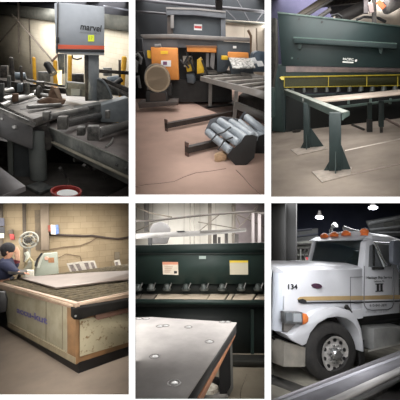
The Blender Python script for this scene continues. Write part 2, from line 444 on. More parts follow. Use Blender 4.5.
# clamping bar and vise on the table
solo('clamp_bar', MB().cyl(P.g(28, 107.3, TZ + .04), P.g(60, 104.6, TZ + .04), .026), M_steel, 'bright round clamp bar lying on the table', 'bar')
root = thing('vise', 'rusty triangular vise jaw standing on the table under the lamp', 'vise', P.g(56, 103, TZ))
part('jaw', MB().poly([(47, 100), (51, 86), (58, 88), (64, 102), (55, 103)], fy(4.95), (0, .12, 0)), M_rust, root, .01)
part('rib', MB().poly([(54, 90), (57, 88), (63, 101), (60, 102)], fy(4.9), (0, .05, 0)), mat('pale_rust', (150, 130, 112), rough=.7), root, .005)
part('base', MB().poly([(36, 102), (48, 98), (66, 100), (64, 104.5), (44, 104.5)], fy(4.85), (0, .2, 0)), M_rust, root, .01)
part('screw', MB().cyl(P.y(34, 93, 5.0), P.y(48, 96, 5.0), .03), M_steel, root)
part('handwheel', MB().lathe(P.y(38, 92, 5.0), (1, -.3, 0), [(0, .09), (.02, .1), (.04, .09)], 16), M_iron, root)

# saw head and columns
D = 5.3
root = thing('band_saw', 'tall vertical band saw with grey head cover and orange stripe', 'band saw', P.y(80, 105, D))
part('head_cover', MB().poly([(58.3, 2.2), (104.6, 6.6), (104.3, 54), (57.6, 52.6)], fy(D), (.02, .42, 0)), M_saw, root, .012)
part('side_channel', MB().poly([(54.4, 3.2), (58, 2.2), (57.4, 52.6), (55.6, 53.2)], fy(D - .01), (0, .42, 0)), mat('channel_paint', (132, 138, 146), rough=.5), root, .006)
part('orange_stripe', MB().poly([(57.8, 44.6), (104.4, 45.8), (104.4, 49.4), (57.8, 48.8)], fy(D - .004), (0, .01, 0)), M_orange, root)
part('black_stripe', MB().poly([(57.8, 49.4), (104.4, 50), (104.4, 52.6), (57.8, 51.6)], fy(D - .004), (0, .01, 0)), M_black, root)
part('blade_guard', MB().poly([(57.2, 3), (58.4, 3), (57.8, 56), (56.6, 56)], fy(D - .02), (0, .03, 0)), M_irond, root)
part('latch', MB().poly([(56.4, 37), (59, 37), (59, 43), (56.4, 43)], fy(D - .03), (0, .05, 0)), M_black, root, .005)
part('tag_label', MB().poly([(88, 35), (94.2, 35), (94.2, 41.5), (88, 41.5)], fy(D - .006), (0, .004, 0)), M_ytag, root)
text_px('lot_number', '17', (89.5, 39.6), (92.6, 39.6), (89.5, 36.6), fy(D - .009), mat('tag_ink', (150, 150, 60)), root, thick=.001)
text_px('lettering', 'marvel', (80.2, 29.6), (101.6, 32), (80.2, 22.8), fy(D - .012), mat('logo_ink', (28, 30, 34)), root, shear=.04, offset=.02)
text_px('maker_line', 'ARMSTRONG-BLUM MFG. CO.', (79.5, 33.2), (100.5, 34.6), (79.5, 31.6), fy(D - .012), mat('small_ink', (84, 86, 90)), root)
part('column', MB().poly([(88.5, 53), (99, 53), (99.3, 101), (88.5, 101)], fy(D + .05), (0, .25, 0)), M_bluegrey, root, .01)
part('column_side', MB().poly([(84.8, 53), (88.6, 53), (88.6, 101), (85.6, 101)], fy(D + .06), (0, .2, 0)), M_irond, root)
part('guide_arm', MB().poly([(57, 53.5), (64.5, 53.5), (64.5, 74), (59, 74)], fy(D), (0, .12, 0)), M_greyd, root, .01)
part('guide_arm', MB().poly([(64.8, 53.5), (67, 53.5), (67, 88), (65, 88)], fy(D + .1), (0, .06, 0)), M_bluegrey, root)
part('head_lower_lip', MB().poly([(64, 53), (104.4, 53.8), (104.4, 55.4), (64, 54.6)], fy(D - .01), (0, .4, 0)), mat('lip_grey', (140, 142, 140)), root)
part('gusset', MB().poly([(97, 100), (97, 79), (103, 82), (108, 88), (111, 95), (112, 99)], fy(D - .05), (0, .04, 0)), M_greyd, root)
part('gusset_rim', MB().path([P.y(x, y, D - .06) for x, y in [(98, 78.5), (102.5, 80.5), (106.5, 85), (109.5, 90.5), (112, 98)]], .022), M_bluegrey, root)
part('carriage', MB().poly([(66, 82), (86, 84), (88, 97), (66, 96)], fy(D + .15), (0, .3, 0)), M_greyd, root, .02)
part('carriage_plate', MB().poly([(71, 89), (80, 89.5), (80, 95.5), (71, 95.5)], fy(D + .1), (0, .05, 0)), M_bluegrey, root)
part('cable', MB().path([P.y(x, y, D) for x, y in [(72, 55), (73, 58.5), (77.5, 59.5), (82, 58)]], .012), M_black, root)
M_glow = mat('plate_glow', (250, 225, 175), rough=.6)  # lamp glow on the plate put into its cream colour
part('glow_guard_plate', MB().poly([(56.6, 70), (62, 70), (62, 84.5), (58, 84.5)], fy(D - .1), (0, .02, 0)), M_glow, root, label='guard plate with the work lamp glow in its colour')
wl = thing('work_lamp', 'black cylindrical work lamp aimed down beside the saw guide', 'lamp', P.y(50, 67, D - .35))
part('lamp_shade', MB().lathe(P.y(46, 62.5, D - .3), P.y(53.5, 74, D - .35) - P.y(46, 62.5, D - .3), [(0, .035), (.02, .055), (.17, .06), (.18, .066)]), M_black, wl)
part('bracket', MB().path([P.y(52, 61, D - .2), P.y(55, 58, D - .1), P.y(57.5, 55, D)], .015), M_rust, wl)
sl = bpy.data.lights.new('work_lamp_bulb', 'SPOT'); sl.energy = 22; sl.spot_size = R(75); sl.color = (1, .82, .5); sl.shadow_soft_size = .03
so = bpy.data.objects.new('work_lamp_bulb', sl); COL.objects.link(so)
pA = P.y(55, 75.5, D - .5); dv = (P.y(59.5, 80, D - .1) - pA).normalized()
so.matrix_world = P.M @ Matrix.Translation(pA) @ dv.to_track_quat('-Z', 'Y').to_matrix().to_4x4()

# box under the right part of the table + dark support
solo('table_support', MB().poly([(101, 105), (128.5, 97.5), (129.5, 122.5), (101, 122.5)], fy(4.7), (0, .3, 0)), M_bluegrey, 'blue-grey support casting behind the rollers at the right', 'machine base', bev=.02)
solo('support_plate', MB().poly([(64, 111), (101, 104), (101, 124), (64, 124)], fy(4.75), (0, .3, 0)), M_greyd, 'dark bracket plate under the saw table behind the rollers', 'bracket')

# side conveyor: long steel beam, deck and big rollers
Z = .72
b0 = P.g(44, 125, Z); b1 = P.g(131, 162, Z)
dd = (b1 - b0).normalized()
PLB = vp(b0, b1)
root = thing('outfeed_conveyor', 'outfeed conveyor with long grey side channel and dark rollers', 'conveyor', Vector((b1.x, b1.y, 0)))
beam = pts([(46, 126), (131, 162.5), (131, 186), (60, 150), (46, 141)], PLB)
part('side_channel', MB().prism(beam, Vector((-dd.y, dd.x, 0)) * .03), mat('channel_grey', (64, 67, 66), (104, 106, 102), 7, .55), root)
part('top_flange', MB().prism([b0, b1, b1 + Vector((.03, -.05, 0)), b0 + Vector((.03, -.05, 0))], (0, 0, -.014)), mat('flange_grey', (126, 126, 120), rough=.5), root)
fl0 = P.on(50, 140, PLB); fl1 = P.on(131, 178, PLB)
part('lower_flange', MB().beam(fl0 + Vector((.03, -.04, 0)), fl1 + Vector((.03, -.04, 0)), .08, .022), mat('flange_light', (124, 120, 108), (140, 136, 122), 4, .6), root)
for x in (116, 124.5):
    q = P.on(x, 154.5 + (x - 116) * .45 + 10, PLB)
    part('bolt', MB().cyl(q, q + Vector((.02, -.03, 0)), .016, n=8), M_black, root)
part('deck', MB().prism([P.g(a_, b_, Z - .02) for a_, b_ in [(46, 126), (131, 162.5), (131, 130), (104, 118), (66, 117)]], (0, 0, -.03)), mat('deck_pink_grey', (84, 79, 78), (106, 99, 97), 5, .5, .2), root)
for (p, q, rr) in [((49, 116.2), (87, 109.2), .038), ((64, 123.4), (105, 114.6), .06), ((98, 133), (131, 123.6), .064)]:
    zr = Z + (.2 if rr < .04 else .09)
    r_ = part('roller', MB().cyl(P.g(*p, zr), P.g(*q, zr), rr, n=20), M_steel if rr < .04 else mat('dark_roller', (92, 92, 94), (120, 120, 120), 3, .25, .6), root)
    part('shaft', MB().cyl(P.g(*q, zr), P.g(q[0] + 8, q[1] - 1.8, zr), rr * .45), M_irond, r_)
for x0, y0, x1, y1, d in [(57, 117, 67, 130, 3.5), (76.4, 127.6, 85, 136, 3.2), (87, 126.6, 99, 141, 3.05), (42, 112, 49.6, 121, 3.55), (105, 111, 110, 119, 3.9)]:
    o = part('bearing_block', MB().poly([(x0, y1), (x1, y1), (x1, y0), (x0, y0)], fy(d), (0.02, .12, 0)), M_iron, root, .012)
part('clip', MB().path([P.g(106, 147, Z), P.g(111, 143, Z), P.g(113, 138, Z + .02)], .012), M_steel, root)

# saw base
root = thing('pedestal_casting', 'grey cast saw base with rounded column and side post', 'machine base', P.g(30, 196))
part('control_console', MB().hexa([P.y(-2, 112, 3.7), P.y(31, 124, 3.7), P.y(33, 127, 3.7), P.y(33, 150, 3.7), P.y(0, 137, 3.7)], [P.y(-2, 112, 4.0), P.y(31, 124, 4.0), P.y(33, 127, 4.0), P.y(33, 150, 4.0), P.y(0, 137, 4.0)]), mat('console_paint', (74, 74, 76), (92, 90, 90), 5, .6), root, .01, label='dark grey control console')
kn = P.y(15, 127.5, 3.66)
part('knob', MB().lathe(kn, (-.2, -1, .3), [(0, .026), (.02, .026), (.035, .015)]), M_steel, root)
part('knob', MB().lathe(P.y(2.4, 119, 3.66), (-.2, -1, .3), [(0, .015), (.02, .012)]), M_steel, root)
part('console_ledge', MB().beam(P.y(-2, 109.5, 3.62), P.y(35, 125, 3.62), .05, .05), M_iron, root)
part('side_post', MB().poly([(6.5, 134), (13, 137), (13, 176), (8, 172)], fy(3.9), (0, .1, 0)), mat('post_grey', (108, 112, 108), rough=.6), root, .01)
part('panel', MB().poly([(13.5, 138), (34, 145), (34, 192), (14.5, 180)], fy(3.95), (0, .3, 0)), mat('panel_blue_grey', (84, 90, 94), (70, 74, 76), 4, .55), root)
c0 = P.y(37, 190, 3.55); c1 = P.y(37, 144, 3.55)
part('column', MB().cyl(Vector((c0.x, 3.85, .02)), Vector((c0.x, 3.85, c1.z + .1)), .1, n=24), mat('column_grey', (92, 98, 98), (112, 116, 114), 3, .5), root)
part('foot', MB().hexa([P.g(26, 189), P.g(40, 196), P.g(54, 190), P.g(40, 184)], [v + Vector((0, 0, .05)) for v in [P.g(26, 189), P.g(40, 196), P.g(54, 190), P.g(40, 184)]]), M_greyd, root, .01)
part('underframe', MB().poly([(30, 126), (47, 126), (54, 142), (50, 150), (30, 150)], fy(3.8), (0, .4, 0)), M_irond, root)
part('back_panel', MB().poly([(-2, 140), (8, 142), (8, 175), (-2, 172)], fy(4.3), (0, .3, 0)), M_irond, root)
solo('conveyor_shade', MB().poly([(48, 141), (131, 141), (131, 172), (48, 176)], fy(4.6), (0, .1, 0)), mat('conveyor_shade_dark', (22, 22, 23), rough=.8), 'dark sheet put in as the shade behind the outfeed conveyor beam', 'panel')  # dark sheet added in place of the shade under the conveyor
# plate lower left
solo('steel_plate', MB().prism([P.g(a_, b_, .45) for a_, b_ in [(-3, 165), (25.5, 186), (8, 193), (-3, 198)]], (0, 0, -.05)), mat('plate_grey', (118, 116, 118), (140, 138, 140), 3, .45, .2), 'grey steel plate corner at the lower left', 'plate')
# bucket
c = P.g(66.5, 191.5, .33)
root = thing('red_bucket', 'red bucket with white lining on the floor under the conveyor', 'bucket', Vector((c.x, c.y, 0)))
part('bucket_body', MB().lathe((c.x, c.y, 0), (0, 0, 1), [(0, .10), (.3, .136), (.32, .146), (.34, .146), (.34, .13), (.3, .125)], 28), M_red, root)
part('lining', MB().lathe((c.x + .01, c.y, .28), (0, 0, 1), [(0, .08), (.03, .1), (.035, .04)], 14), M_white, root)
solo('hook_rod', MB().path([P.g(103, 176, .2), P.g(105, 180, .2), P.g(110, 177, .2)], .008), M_iron, 'small bent steel hook under the conveyor', 'hook')
solo('floor_scrap', MB().prism([P.g(a_, b_, .06) for a_, b_ in [(108, 196), (131, 184), (131, 197)]], (0, 0, -.05)), mat('pink_scrap', (104, 92, 90), rough=.7), 'flat brownish plate on the floor at the lower right', 'plate')
# dim machinery and pipework under and behind the conveyors
for i, (q, rr, m_, lb) in enumerate([([(84, 165, .5), (92, 170, .4), (99, 166, .5), (112, 172, .3)], .02, M_irond, 'dark hose looping under the outfeed conveyor'),
        ([(60, 168, .5), (66, 176, .3), (70, 186, .2)], .016, M_irond, 'thin dark hose hanging above the red bucket'),
        ([(74, 160, .4), (96, 158, .4)], .03, M_iron, 'grey crossbar under the outfeed conveyor')]):
    solo(['hose', 'hose', 'crossbar'][i], MB().path([P.g(a, b, z) for a, b, z in q], rr), m_, lb, ['hose', 'hose', 'bar'][i])
for x0, x1, y0, y1, d, m_, lb in [(17, 22, 84, 92, 6.6, M_tank, 'small blue-grey box on the left conveyor'), (36, 44, 82, 90, 6.9, M_irond, 'dark box behind the conveyor under the left bollard'), (0, 7, 66, 78, 9.4, M_irond, 'dark machine corner at the far left before the wall'),
                               (38, 50, 72, 82, 9.0, M_greyd, 'grey box between the left bollard and the lamp'), (104, 112, 68, 76, 8.8, M_greyd, 'grey motor box right of the saw column'), (72, 84, 74, 83, 7.6, M_irond, 'dark box seen between the saw columns')]:
    tankish(x0, x1, y0, y1, d, m_, 'machine_box', lb, 'box', .004, .3)
side_fill(B1, True, [(8, 11, 4)], (1, .95, .88)); side_fill(B1, True, [(1.5, 3.2, 1.0)], (1, .98, .95)); side_fill(B1, False, [(1.5, 3.2, 1.2)], (1, .98, .95))
fill_strips(B1, 65, [(1.8, 3, 2.2), (3, 5, 3.0), (5, 8, 5.0), (8, 13, 12.0)], (1, .97, .93))
# ================================================================== BAY 2: horizontal saw with roller feed
P = B2
M_floor2 = mat('pinkish_concrete', (208, 178, 164), (186, 158, 145), 1.6, 0.75, bump=0.08, lo=.3, hi=.8)
struct('floor', MB().prism([Vector((-9, 1.5, 0)), Vector((9, 1.5, 0)), Vector((16, 17, 0)), Vector((-16, 17, 0))], (0, 0, -.1)), M_floor2)
struct('wall_back', MB().poly([(120, 120), (290, 120), (290, -10), (120, -10)], fy(14), (0, .2, 0)), mat('dark_back_wall', (17, 21, 27), (24, 29, 34), 1, .9))
rw = fy(12.5)
M_siding = brick_mat('cream_siding', (208, 198, 184), (216, 208, 194), (176, 168, 154), (1, 0, 0), .9, 6.0, .012, offset=0, nc=(168, 158, 144))
struct('wall_right_siding', MB().poly([(224, 120), (268, 120), (268, 22.6), (224, 19.6)], rw, (0, .15, 0)), M_siding)
struct('trim_11', MB().poly([(224, 20), (268, 23), (268, 24.8), (224, 22)], fy(12.4), (0, .1, 0)), mat('siding_top_trim', (96, 98, 92), rough=.8))
def line(name, l, r, m, label, cat, d, group=None, n=8):
    return solo(name, MB().path([P.y(a, b, d) for a, b in l], r, n), m, label, cat, group)
M_cab = mat('grey_cable', (52, 52, 58), rough=.6)
line('overhead_cable', [(134, 11.3), (150, 12.4), (166, 13.8)], .035, M_cab, 'pale cable running left from the top of the gantry', 'cable', 12)
line('overhead_cable', [(136, -1), (160, 2), (200, 6), (232, 8.5), (266, 12)], .05, M_cab, 'long cable crossing the dark roof space above the gantry', 'cable', 12.2)
line('roof_strut', [(214, -2), (240, 24)], .018, M_cab, 'thin diagonal strut falling right above the siding', 'strut', 13)
line('roof_strut', [(236, -2), (250, 22)], .018, M_cab, 'thin diagonal strut further right above the siding', 'strut', 13)
line('roof_strut', [(266, 8), (256, 22)], .018, M_cab, 'thin diagonal strut falling left at the right edge', 'strut', 13)
solo('roof_column', MB().poly([(215.5, -2), (222.5, -2), (222.5, 14), (215.5, 14)], fy(11), (0, .2, 0)), mat('column_brown_grey', (84, 84, 86), (66, 66, 70), 5, .7), 'grey roof column rising behind the gantry', 'column')
line('wall_pipe', [(250, 60), (251, 36), (248, 30)], .05, mat('brown_pipe', (120, 100, 82), rough=.7), 'brown pipe standing against the cream siding', 'pipe', 12)
line('wall_pipe', [(257, 60), (256.5, 28)], .03, mat('tan_pipe', (150, 138, 122), rough=.7), 'thin tan pipe right of the brown one', 'pipe', 12)

M_gp = mat('saw_grey_paint', (78, 81, 87), (90, 93, 99), 3, .5)
M_gp2 = mat('saw_light_beam', (98, 96, 96), (112, 109, 107), 4, .5)
M_gd = mat('saw_inner_grey', (62, 70, 77), (74, 82, 89), 2, .5)
M_amber = mat('amber_cover_paint', (214, 140, 66), (198, 126, 60), 3, .55)
M_yel2 = mat('safety_yellow', (214, 176, 36), (190, 150, 30), 6, .5)
M_drk = mat('near_black_metal', (24, 25, 26), (38, 38, 38), 5, .6)
D2 = 7.9
root = thing('gantry_saw', 'large grey horizontal band saw with amber cover and upper gantry', 'band saw', P.y(190, 104, D2 + .6))
part('gantry_beam', MB().poly([(166, 7.6), (196, 8.6), (225.6, 11.6), (225.8, 18.6), (196, 15.4), (172, 14.8), (166.3, 15.8)], fy(D2 + .5), (0, .35, 0)), M_gp, root, .02)
part('beam_lip', MB().poly([(166, 7), (196, 8), (225.6, 11), (225.6, 12.6), (196, 9.8), (166, 9)], fy(D2 + .46), (0, .3, 0)), M_gp2, root)
part('gantry_post', MB().poly([(167, 15), (172.6, 15), (172.6, 35), (167.4, 35)], fy(D2 + .6), (0, .2, 0)), mat('brown_post', (74, 64, 58), (54, 48, 46), 8, .6), root)
part('gantry_post', MB().poly([(220.8, 18), (225.6, 18.4), (225.8, 38), (221, 38)], fy(D2 + .6), (0, .2, 0)), M_gp, root)
part('cable_guide', MB().poly(quadpx(170.6, 15, 173.8, 28), fy(D2 + .5), (0, .08, 0)), M_gp2, root)
part('upper_panel', MB().poly([(173, 14), (221, 17), (221, 38), (173, 36)], fy(D2 + .85), (0, .1, 0)), M_gd, root)
lab = part('warning_label', MB().poly([(194, 24), (202, 24.4), (202, 30.4), (194, 30)], fy(D2 + .84), (0, .01, 0)), M_white, root)
part('label_band', MB().poly([(194.4, 25.8), (201.6, 26.2), (201.6, 28.6), (194.4, 28.2)], fy(D2 + .83), (0, .008, 0)), mat('label_red', (190, 70, 70), rough=.6), lab)
part('cross_beam', MB().poly([(140, 34.4), (173, 34), (250, 37.8), (250, 42), (173, 38.6), (143, 38.6)], fy(D2 - .1), (0, .5, 0)), M_gp2, root, .02)
part('left_cheek', MB().poly([(142.4, 38.6), (178, 38.6), (178, 48), (151, 48), (152, 69), (146, 66)], fy(D2), (0, .35, 0)), M_gp, root, .01)
part('mid_panel', MB().poly([(178, 38.6), (219, 41), (219, 47.5), (178, 47.5)], fy(D2 + .05), (0, .3, 0)), M_gp, root)
part('right_cheek', MB().poly([(217, 41), (250, 42.6), (250, 60), (232, 60), (226, 72), (217, 72)], fy(D2), (0, .3, 0)), M_gd, root, .01)
part('lot_sticker', MB().poly(quadpx(233, 46, 236.4, 48.4), fy(D2 - .02), (0, .01, 0)), M_white, root)
cv = part('amber_cover', MB().poly([(150.6, 47.2), (177.4, 48), (179, 80), (166, 80), (152, 70)], fy(D2 - .25), (0, .22, 0)), M_amber, root, .02)
part('cover_label', MB().poly(quadpx(161, 60.4, 171, 66.6), fy(D2 - .262), (0, .01, 0)), M_white, cv)
part('label_print', MB().poly(quadpx(163, 61.6, 167, 65), fy(D2 - .27), (0, .006, 0)), mat('print_violet', (120, 80, 110), rough=.6), cv)
part('yellow_sticker', MB().poly(quadpx(160.6, 50.8, 168, 54), fy(D2 - .262), (0, .01, 0)), mat('sticker_yellow', (235, 190, 50), rough=.6), cv)
part('hinge_cover', MB().poly([(147, 50.4), (150.6, 50.8), (151, 58.6), (147.6, 58)], fy(D2 - .2), (0, .15, 0)), M_yel2, root)
part('knob', MB().cyl(P.y(155, 46.5, D2 - .2), P.y(161, 46, D2 - .2), .05), M_gp2, root)
part('amber_rail', MB().poly([(187, 46.6), (216.4, 47.2), (216.4, 52.6), (187, 51.8)], fy(D2 - .3), (0, .18, 0)), M_amber, root, .01)
part('rail_top', MB().poly([(186, 45.4), (217, 46), (217, 47.6), (186, 47)], fy(D2 - .32), (0, .2, 0)), mat('rust_top', (120, 82, 52), rough=.7), root)
part('amber_guard', MB().poly([(228.4, 52), (248.6, 52.8), (248.6, 58.6), (228.4, 58)], fy(D2 - .4), (0, .2, 0)), M_amber, root, .01)
part('yellow_end', MB().poly([(221.6, 55.8), (227.8, 56), (227.8, 60), (221.6, 59.8)], fy(D2 - .4), (0, .2, 0)), M_yel2, root, .01)
part('inner_body', MB().poly([(178, 47), (219, 47), (226, 100), (178, 100)], fy(D2 + .5), (0, .4, 0)), M_drk, root)
part('saw_bed', MB().poly([(152, 78), (180, 80), (232, 84), (232, 102), (166, 102)], fy(D2 + .1), (0, .6, 0)), M_drk, root)
part('head_casting', MB().poly([(186, 74), (194, 74), (196, 80), (194, 84), (187, 83)], fy(D2 - .1), (0, .4, 0)), M_gd, root, .03)
part('light_window', MB().poly([(182.6, 56), (192, 56), (193, 66), (184, 67)], fy(D2 + .3), (0, .03, 0)), mat('pale_window', (190, 186, 176), rough=.5), root)
part('yellow_guide', MB().poly([(197, 60), (201, 57), (204, 62), (204, 73), (197, 74)], fy(D2 - .2), (0, .1, 0)), M_yel2, root, .01)
part('yellow_guide', MB().poly([(186, 66), (191, 64), (192, 71), (187, 72)], fy(D2 - .15), (0, .1, 0)), M_yel2, root, .01)
part('guide_arm', MB().poly(quadpx(206, 53, 209, 67), fy(D2 - .2), (0, .08, 0)), M_gp2, root)
part('guide_arm', MB().poly([(211, 53), (215, 53), (214, 70), (210, 66)], fy(D2 - .25), (0, .08, 0)), M_gp2, root)
for q in [[(186, 50), (188, 56), (185, 62), (189, 68)], [(193, 52), (190, 60), (194, 70)], [(180, 60), (184, 64), (188, 61)], [(202, 60), (206, 70), (208, 76)]]:
    part('hose', MB().path([P.y(a, b, D2 - .22) for a, b in q], .03), M_drk, root)
part('gear_plate', MB().lathe(P.y(189, 62, D2 - .1), (0, -1, 0), [(0, .12), (.04, .12), (.05, .05)], 16), mat('rusty_dark', (92, 80, 62), rough=.7), root)
# control desk
root = thing('control_desk', 'grey speckled control desk sheet with white papers', 'desk', P.y(243, 72, 7.2))
part('desk_top', MB().hexa([P.y(228.6, 57.4, 7.5), P.y(251, 58, 7.5), P.y(255.4, 67, 6.9), P.y(233, 68, 6.9)], [P.y(228.6, 58.4, 7.5), P.y(251, 59, 7.5), P.y(255.4, 68.2, 6.9), P.y(233, 69.2, 6.9)]), mat('speckled_sheet', (96, 98, 96), (176, 176, 172), 18, .5, lo=.45, hi=.55), root)
part('desk_body', MB().poly([(229, 60), (252, 60), (254, 76), (232, 78)], fy(7.55), (0, .3, 0)), M_gd, root)
solo('paper_sheet', MB().prism([P.y(a, b, 7.0) for a, b in [(256, 61), (262, 61), (264.5, 66), (258, 66.6)]], (0, .02, .0)), M_white, 'white paper lying at the right end of the desk', 'paper')
solo('paper_sheet', MB().prism([P.y(a, b, 7.3) for a, b in [(250, 58), (255, 57.5), (258, 63), (253, 64)]], (0, .02, 0)), M_white, 'small white paper beside the speckled desk sheet', 'paper')
solo('blue_machine', MB().poly([(252, 60), (254, 53), (258, 51), (268, 52), (268, 72), (253, 72)], fy(8.2), (0, .5, 0)), mat('faded_blue', (96, 112, 128), (80, 94, 108), 4, .5), 'faded blue machine housing at the right edge behind the desk', 'machine', bev=.03)
# left edge machinery
root = thing('side_machine', 'dark machine with pale pipes at the left edge', 'machine', P.y(138, 100, 9))
part('body', MB().poly([(130, 52), (143, 52), (147, 66), (147, 104), (130, 104)], fy(8.9), (0, .5, 0)), M_drk, root)
for q in [[(134, 56), (138, 54), (141, 58), (140, 64)], [(134, 60), (137, 62), (136, 72)], [(134, 78), (138, 76), (140, 88)]]:
    part('pipe', MB().path([P.y(a, b, 8.8) for a, b in q], .05), mat('pale_pipe', (120, 122, 122), rough=.6), root)
solo('dark_tank', MB().poly([(134, 38), (142, 38), (143, 52), (134, 52)], fy(10.5), (0, .4, 0)), mat('dull_grey', (62, 66, 72), rough=.7), 'dull grey box behind the left cheek of the saw', 'box', bev=.03)

# drum motor on stand
root = thing('drum', 'round drum motor with a brown reflection painted on its face, on a dark stand', 'drum', P.g(157, 107))
dy = 7.0
c0 = P.y(157.5, 79, dy); ax = Vector((.18, -1, 0)).normalized()
R0 = (P.y(170, 79, dy) - c0).length
part('drum_cradle', MB().box((c0.x + .05, c0.y + .35, c0.z - R0 * .9), (.5, .3, .25)), M_drk, root)
part('casing', MB().lathe(c0 - ax * .45, ax, [(0, R0 * .95), (.03, R0 * 1.04), (.40, R0 * 1.06), (.45, R0 * 1.03), (.45, R0 * .9), (.42, R0 * .88)], 32), mat('drum_grey', (112, 106, 96), (88, 84, 78), 6, .4, .3), root)
part('face', MB().lathe(c0 - ax * .03, ax, [(0, R0 * .85), (.012, R0 * .85), (.02, R0 * .3)], 32), mat('drum_face_reflection', (244, 176, 120), (190, 172, 140), 4, .5), root)  # copper face with its orange reflection put into the colour
part('ring', MB().lathe(c0, ax, [(0, R0 * .99), (.012, R0 * .97), (.012, R0 * .87), (0, R0 * .86)], 32), mat('drum_ring', (150, 134, 112), rough=.5), root)
part('stand', MB().poly([(146, 91), (167, 91), (168, 104), (145.6, 104)], fy(7.0), (0, .5, 0)), M_drk, root, .01)
part('vent', MB().poly([(150, 93), (165, 93), (166, 101), (150, 101)], fy(6.99), (0, .02, 0)), mat('brown_vent', (60, 50, 46), rough=.7), root)
part('base', MB().poly([(137.6, 103), (177.6, 101.6), (178, 105), (139, 108.6)], fy(6.9), (0, .5, 0)), mat('base_brown', (76, 68, 64), (58, 52, 50), 6, .7), root, .01)

# floor roller conveyor
M_cv = mat('conveyor_grey', (134, 131, 127), (114, 112, 110), 4, .5, .2)
CZ = .85
n0 = P.g(200, 76.5, CZ); n1 = P.g(268, 93, CZ); PLC = vp(n0, n1); dcv = (n1 - n0).normalized()
root = thing('feed_conveyor', 'long grey feed conveyor with cross bars and legs', 'conveyor', Vector((n1.x, n1.y, 0)))
part('near_rail', MB().prism(pts([(200, 76.4), (251, 88.4), (268, 92.4), (268, 101), (251, 95), (200, 80.6)], PLC), Vector((-dcv.y, dcv.x, 0)) * .06), M_cv, root)
part('far_rail', MB().beam(P.g(228, 72, CZ), P.g(268, 79, CZ), .08, .1), M_cv, root)
part('end_rail', MB().beam(P.g(200, 72, CZ), P.g(230, 71.4, CZ), .08, .08), M_cv, root)
for p, q in [((201, 73.4), (222, 72.4)), ((204, 77), (240, 75)), ((214, 79.5), (250, 77)), ((226, 82.5), (262, 79.6)), ((240, 86), (268, 82.6)), ((254, 89), (268, 87))]:
    part('cross_bar', MB().beam(P.g(*p, CZ - .01), P.g(*q, CZ - .01), .12, .05), mat('cross_bar_grey', (168, 164, 158), (140, 136, 132), 6, .45, .3), root)
part('tray', MB().prism([P.g(a, b, CZ - .1) for a, b in [(201, 77), (229, 72), (268, 80), (268, 93)]], (0, 0, -.02)), mat('tray_dark', (30, 29, 29), rough=.7), root)
def leg_px(xt0, xt1, yt, yb, root_, m, dd=.07, name='leg'):
    b = P.g((xt0 + xt1) / 2, yb); w = (P.y(xt1, yb, b.y) - P.y(xt0, yb, b.y)).length
    t = P.y((xt0 + xt1) / 2, yt, b.y)
    return part(name, MB().box((b.x, b.y, t.z / 2), (w, dd, t.z)), m, root_)
leg_px(208.4, 211.6, 81, 107, root, M_cv); leg_px(232.6, 236, 91, 120, root, M_cv)
leg_px(246, 248, 84, 103, root, mat('leg_dark', (60, 58, 58), rough=.6)); leg_px(222, 224, 80, 98, root, mat('leg_dark', (60, 58, 58), rough=.6))
part('stretcher', MB().beam(P.y(236, 105, 6.0), P.y(268, 118, 5.2), .06, .14), mat('stretcher_grey', (84, 82, 80), rough=.6), root)
part('foot_rail', MB().beam(P.g(206, 107.6, .03), P.g(238, 104, .03), .08, .05), M_drk, root)
solo('under_rack', MB().hexa([P.g(238, 106), P.g(268, 120), P.g(268, 106), P.g(246, 99)], [v + Vector((0, 0, .28)) for v in [P.g(238, 106), P.g(268, 120), P.g(268, 106), P.g(246, 99)]]), mat('rack_dark', (50, 48, 48), (66, 62, 60), 6, .7), 'dark rack standing under the feed conveyor at right', 'rack')
solo('conveyor_shadow', MB().prism([P.g(a, b, .012) for a, b in [(186, 98), (232, 100), (268, 118), (268, 124), (234, 119), (205, 108)]], (0, 0, -.01)), mat('shadow_brown', (92, 74, 66), (74, 62, 58), 3, .7), 'brown patch painted as the shadow under the feed conveyor', 'shadow')  # shadow under the conveyor laid on the floor as a thin brown patch

# T-bars on the floor
M_bar = mat('bar_brown', (38, 32, 29), (54, 46, 42), 8, .6)
for (xf, yt, yb, x1, y1, lb) in [(166.5, 119.5, 131.5, 236, 114.5, 'dark T-ended steel bar on the floor, the farther of two'), (187, 142.5, 156.5, 228, 143.5, 'dark T-ended steel bar on the floor, the nearer of two')]:
    g0 = P.g(xf, yb); t0 = P.y(xf, yt, g0.y); hgt = t0.z
    g1 = P.g(x1, y1 + 3, 0)
    root = thing('stop_bar', lb, 'steel bar', g0, 'T-ended bars on the floor')
    d_ = (g1 - g0).normalized()
    part('end_plate', MB().beam(g0 + Vector((0, .02, hgt / 2)) - Vector((-d_.y, d_.x, 0)) * .05, g0 + Vector((0, .02, hgt / 2)) + Vector((-d_.y, d_.x, 0)) * .05, .02, hgt), mat('end_plate_rust', (96, 76, 70), rough=.6), root)
    part('bar', MB().beam(g0 + Vector((0, 0, hgt * .5)), g1 + Vector((0, 0, hgt * .5)), .1, .10), M_bar, root)
solo('wood_block', MB().poly([(214.4, 155), (222, 152.4), (226.6, 155), (226.4, 160), (218, 162.4), (214.6, 161)], fy(P.g(220, 162).y), (0.02, .08, 0)), mat('pale_wood', (176, 148, 118), (140, 116, 92), 14, .8), 'small pale wood block under the roller rack', 'wood block', bev=.002)

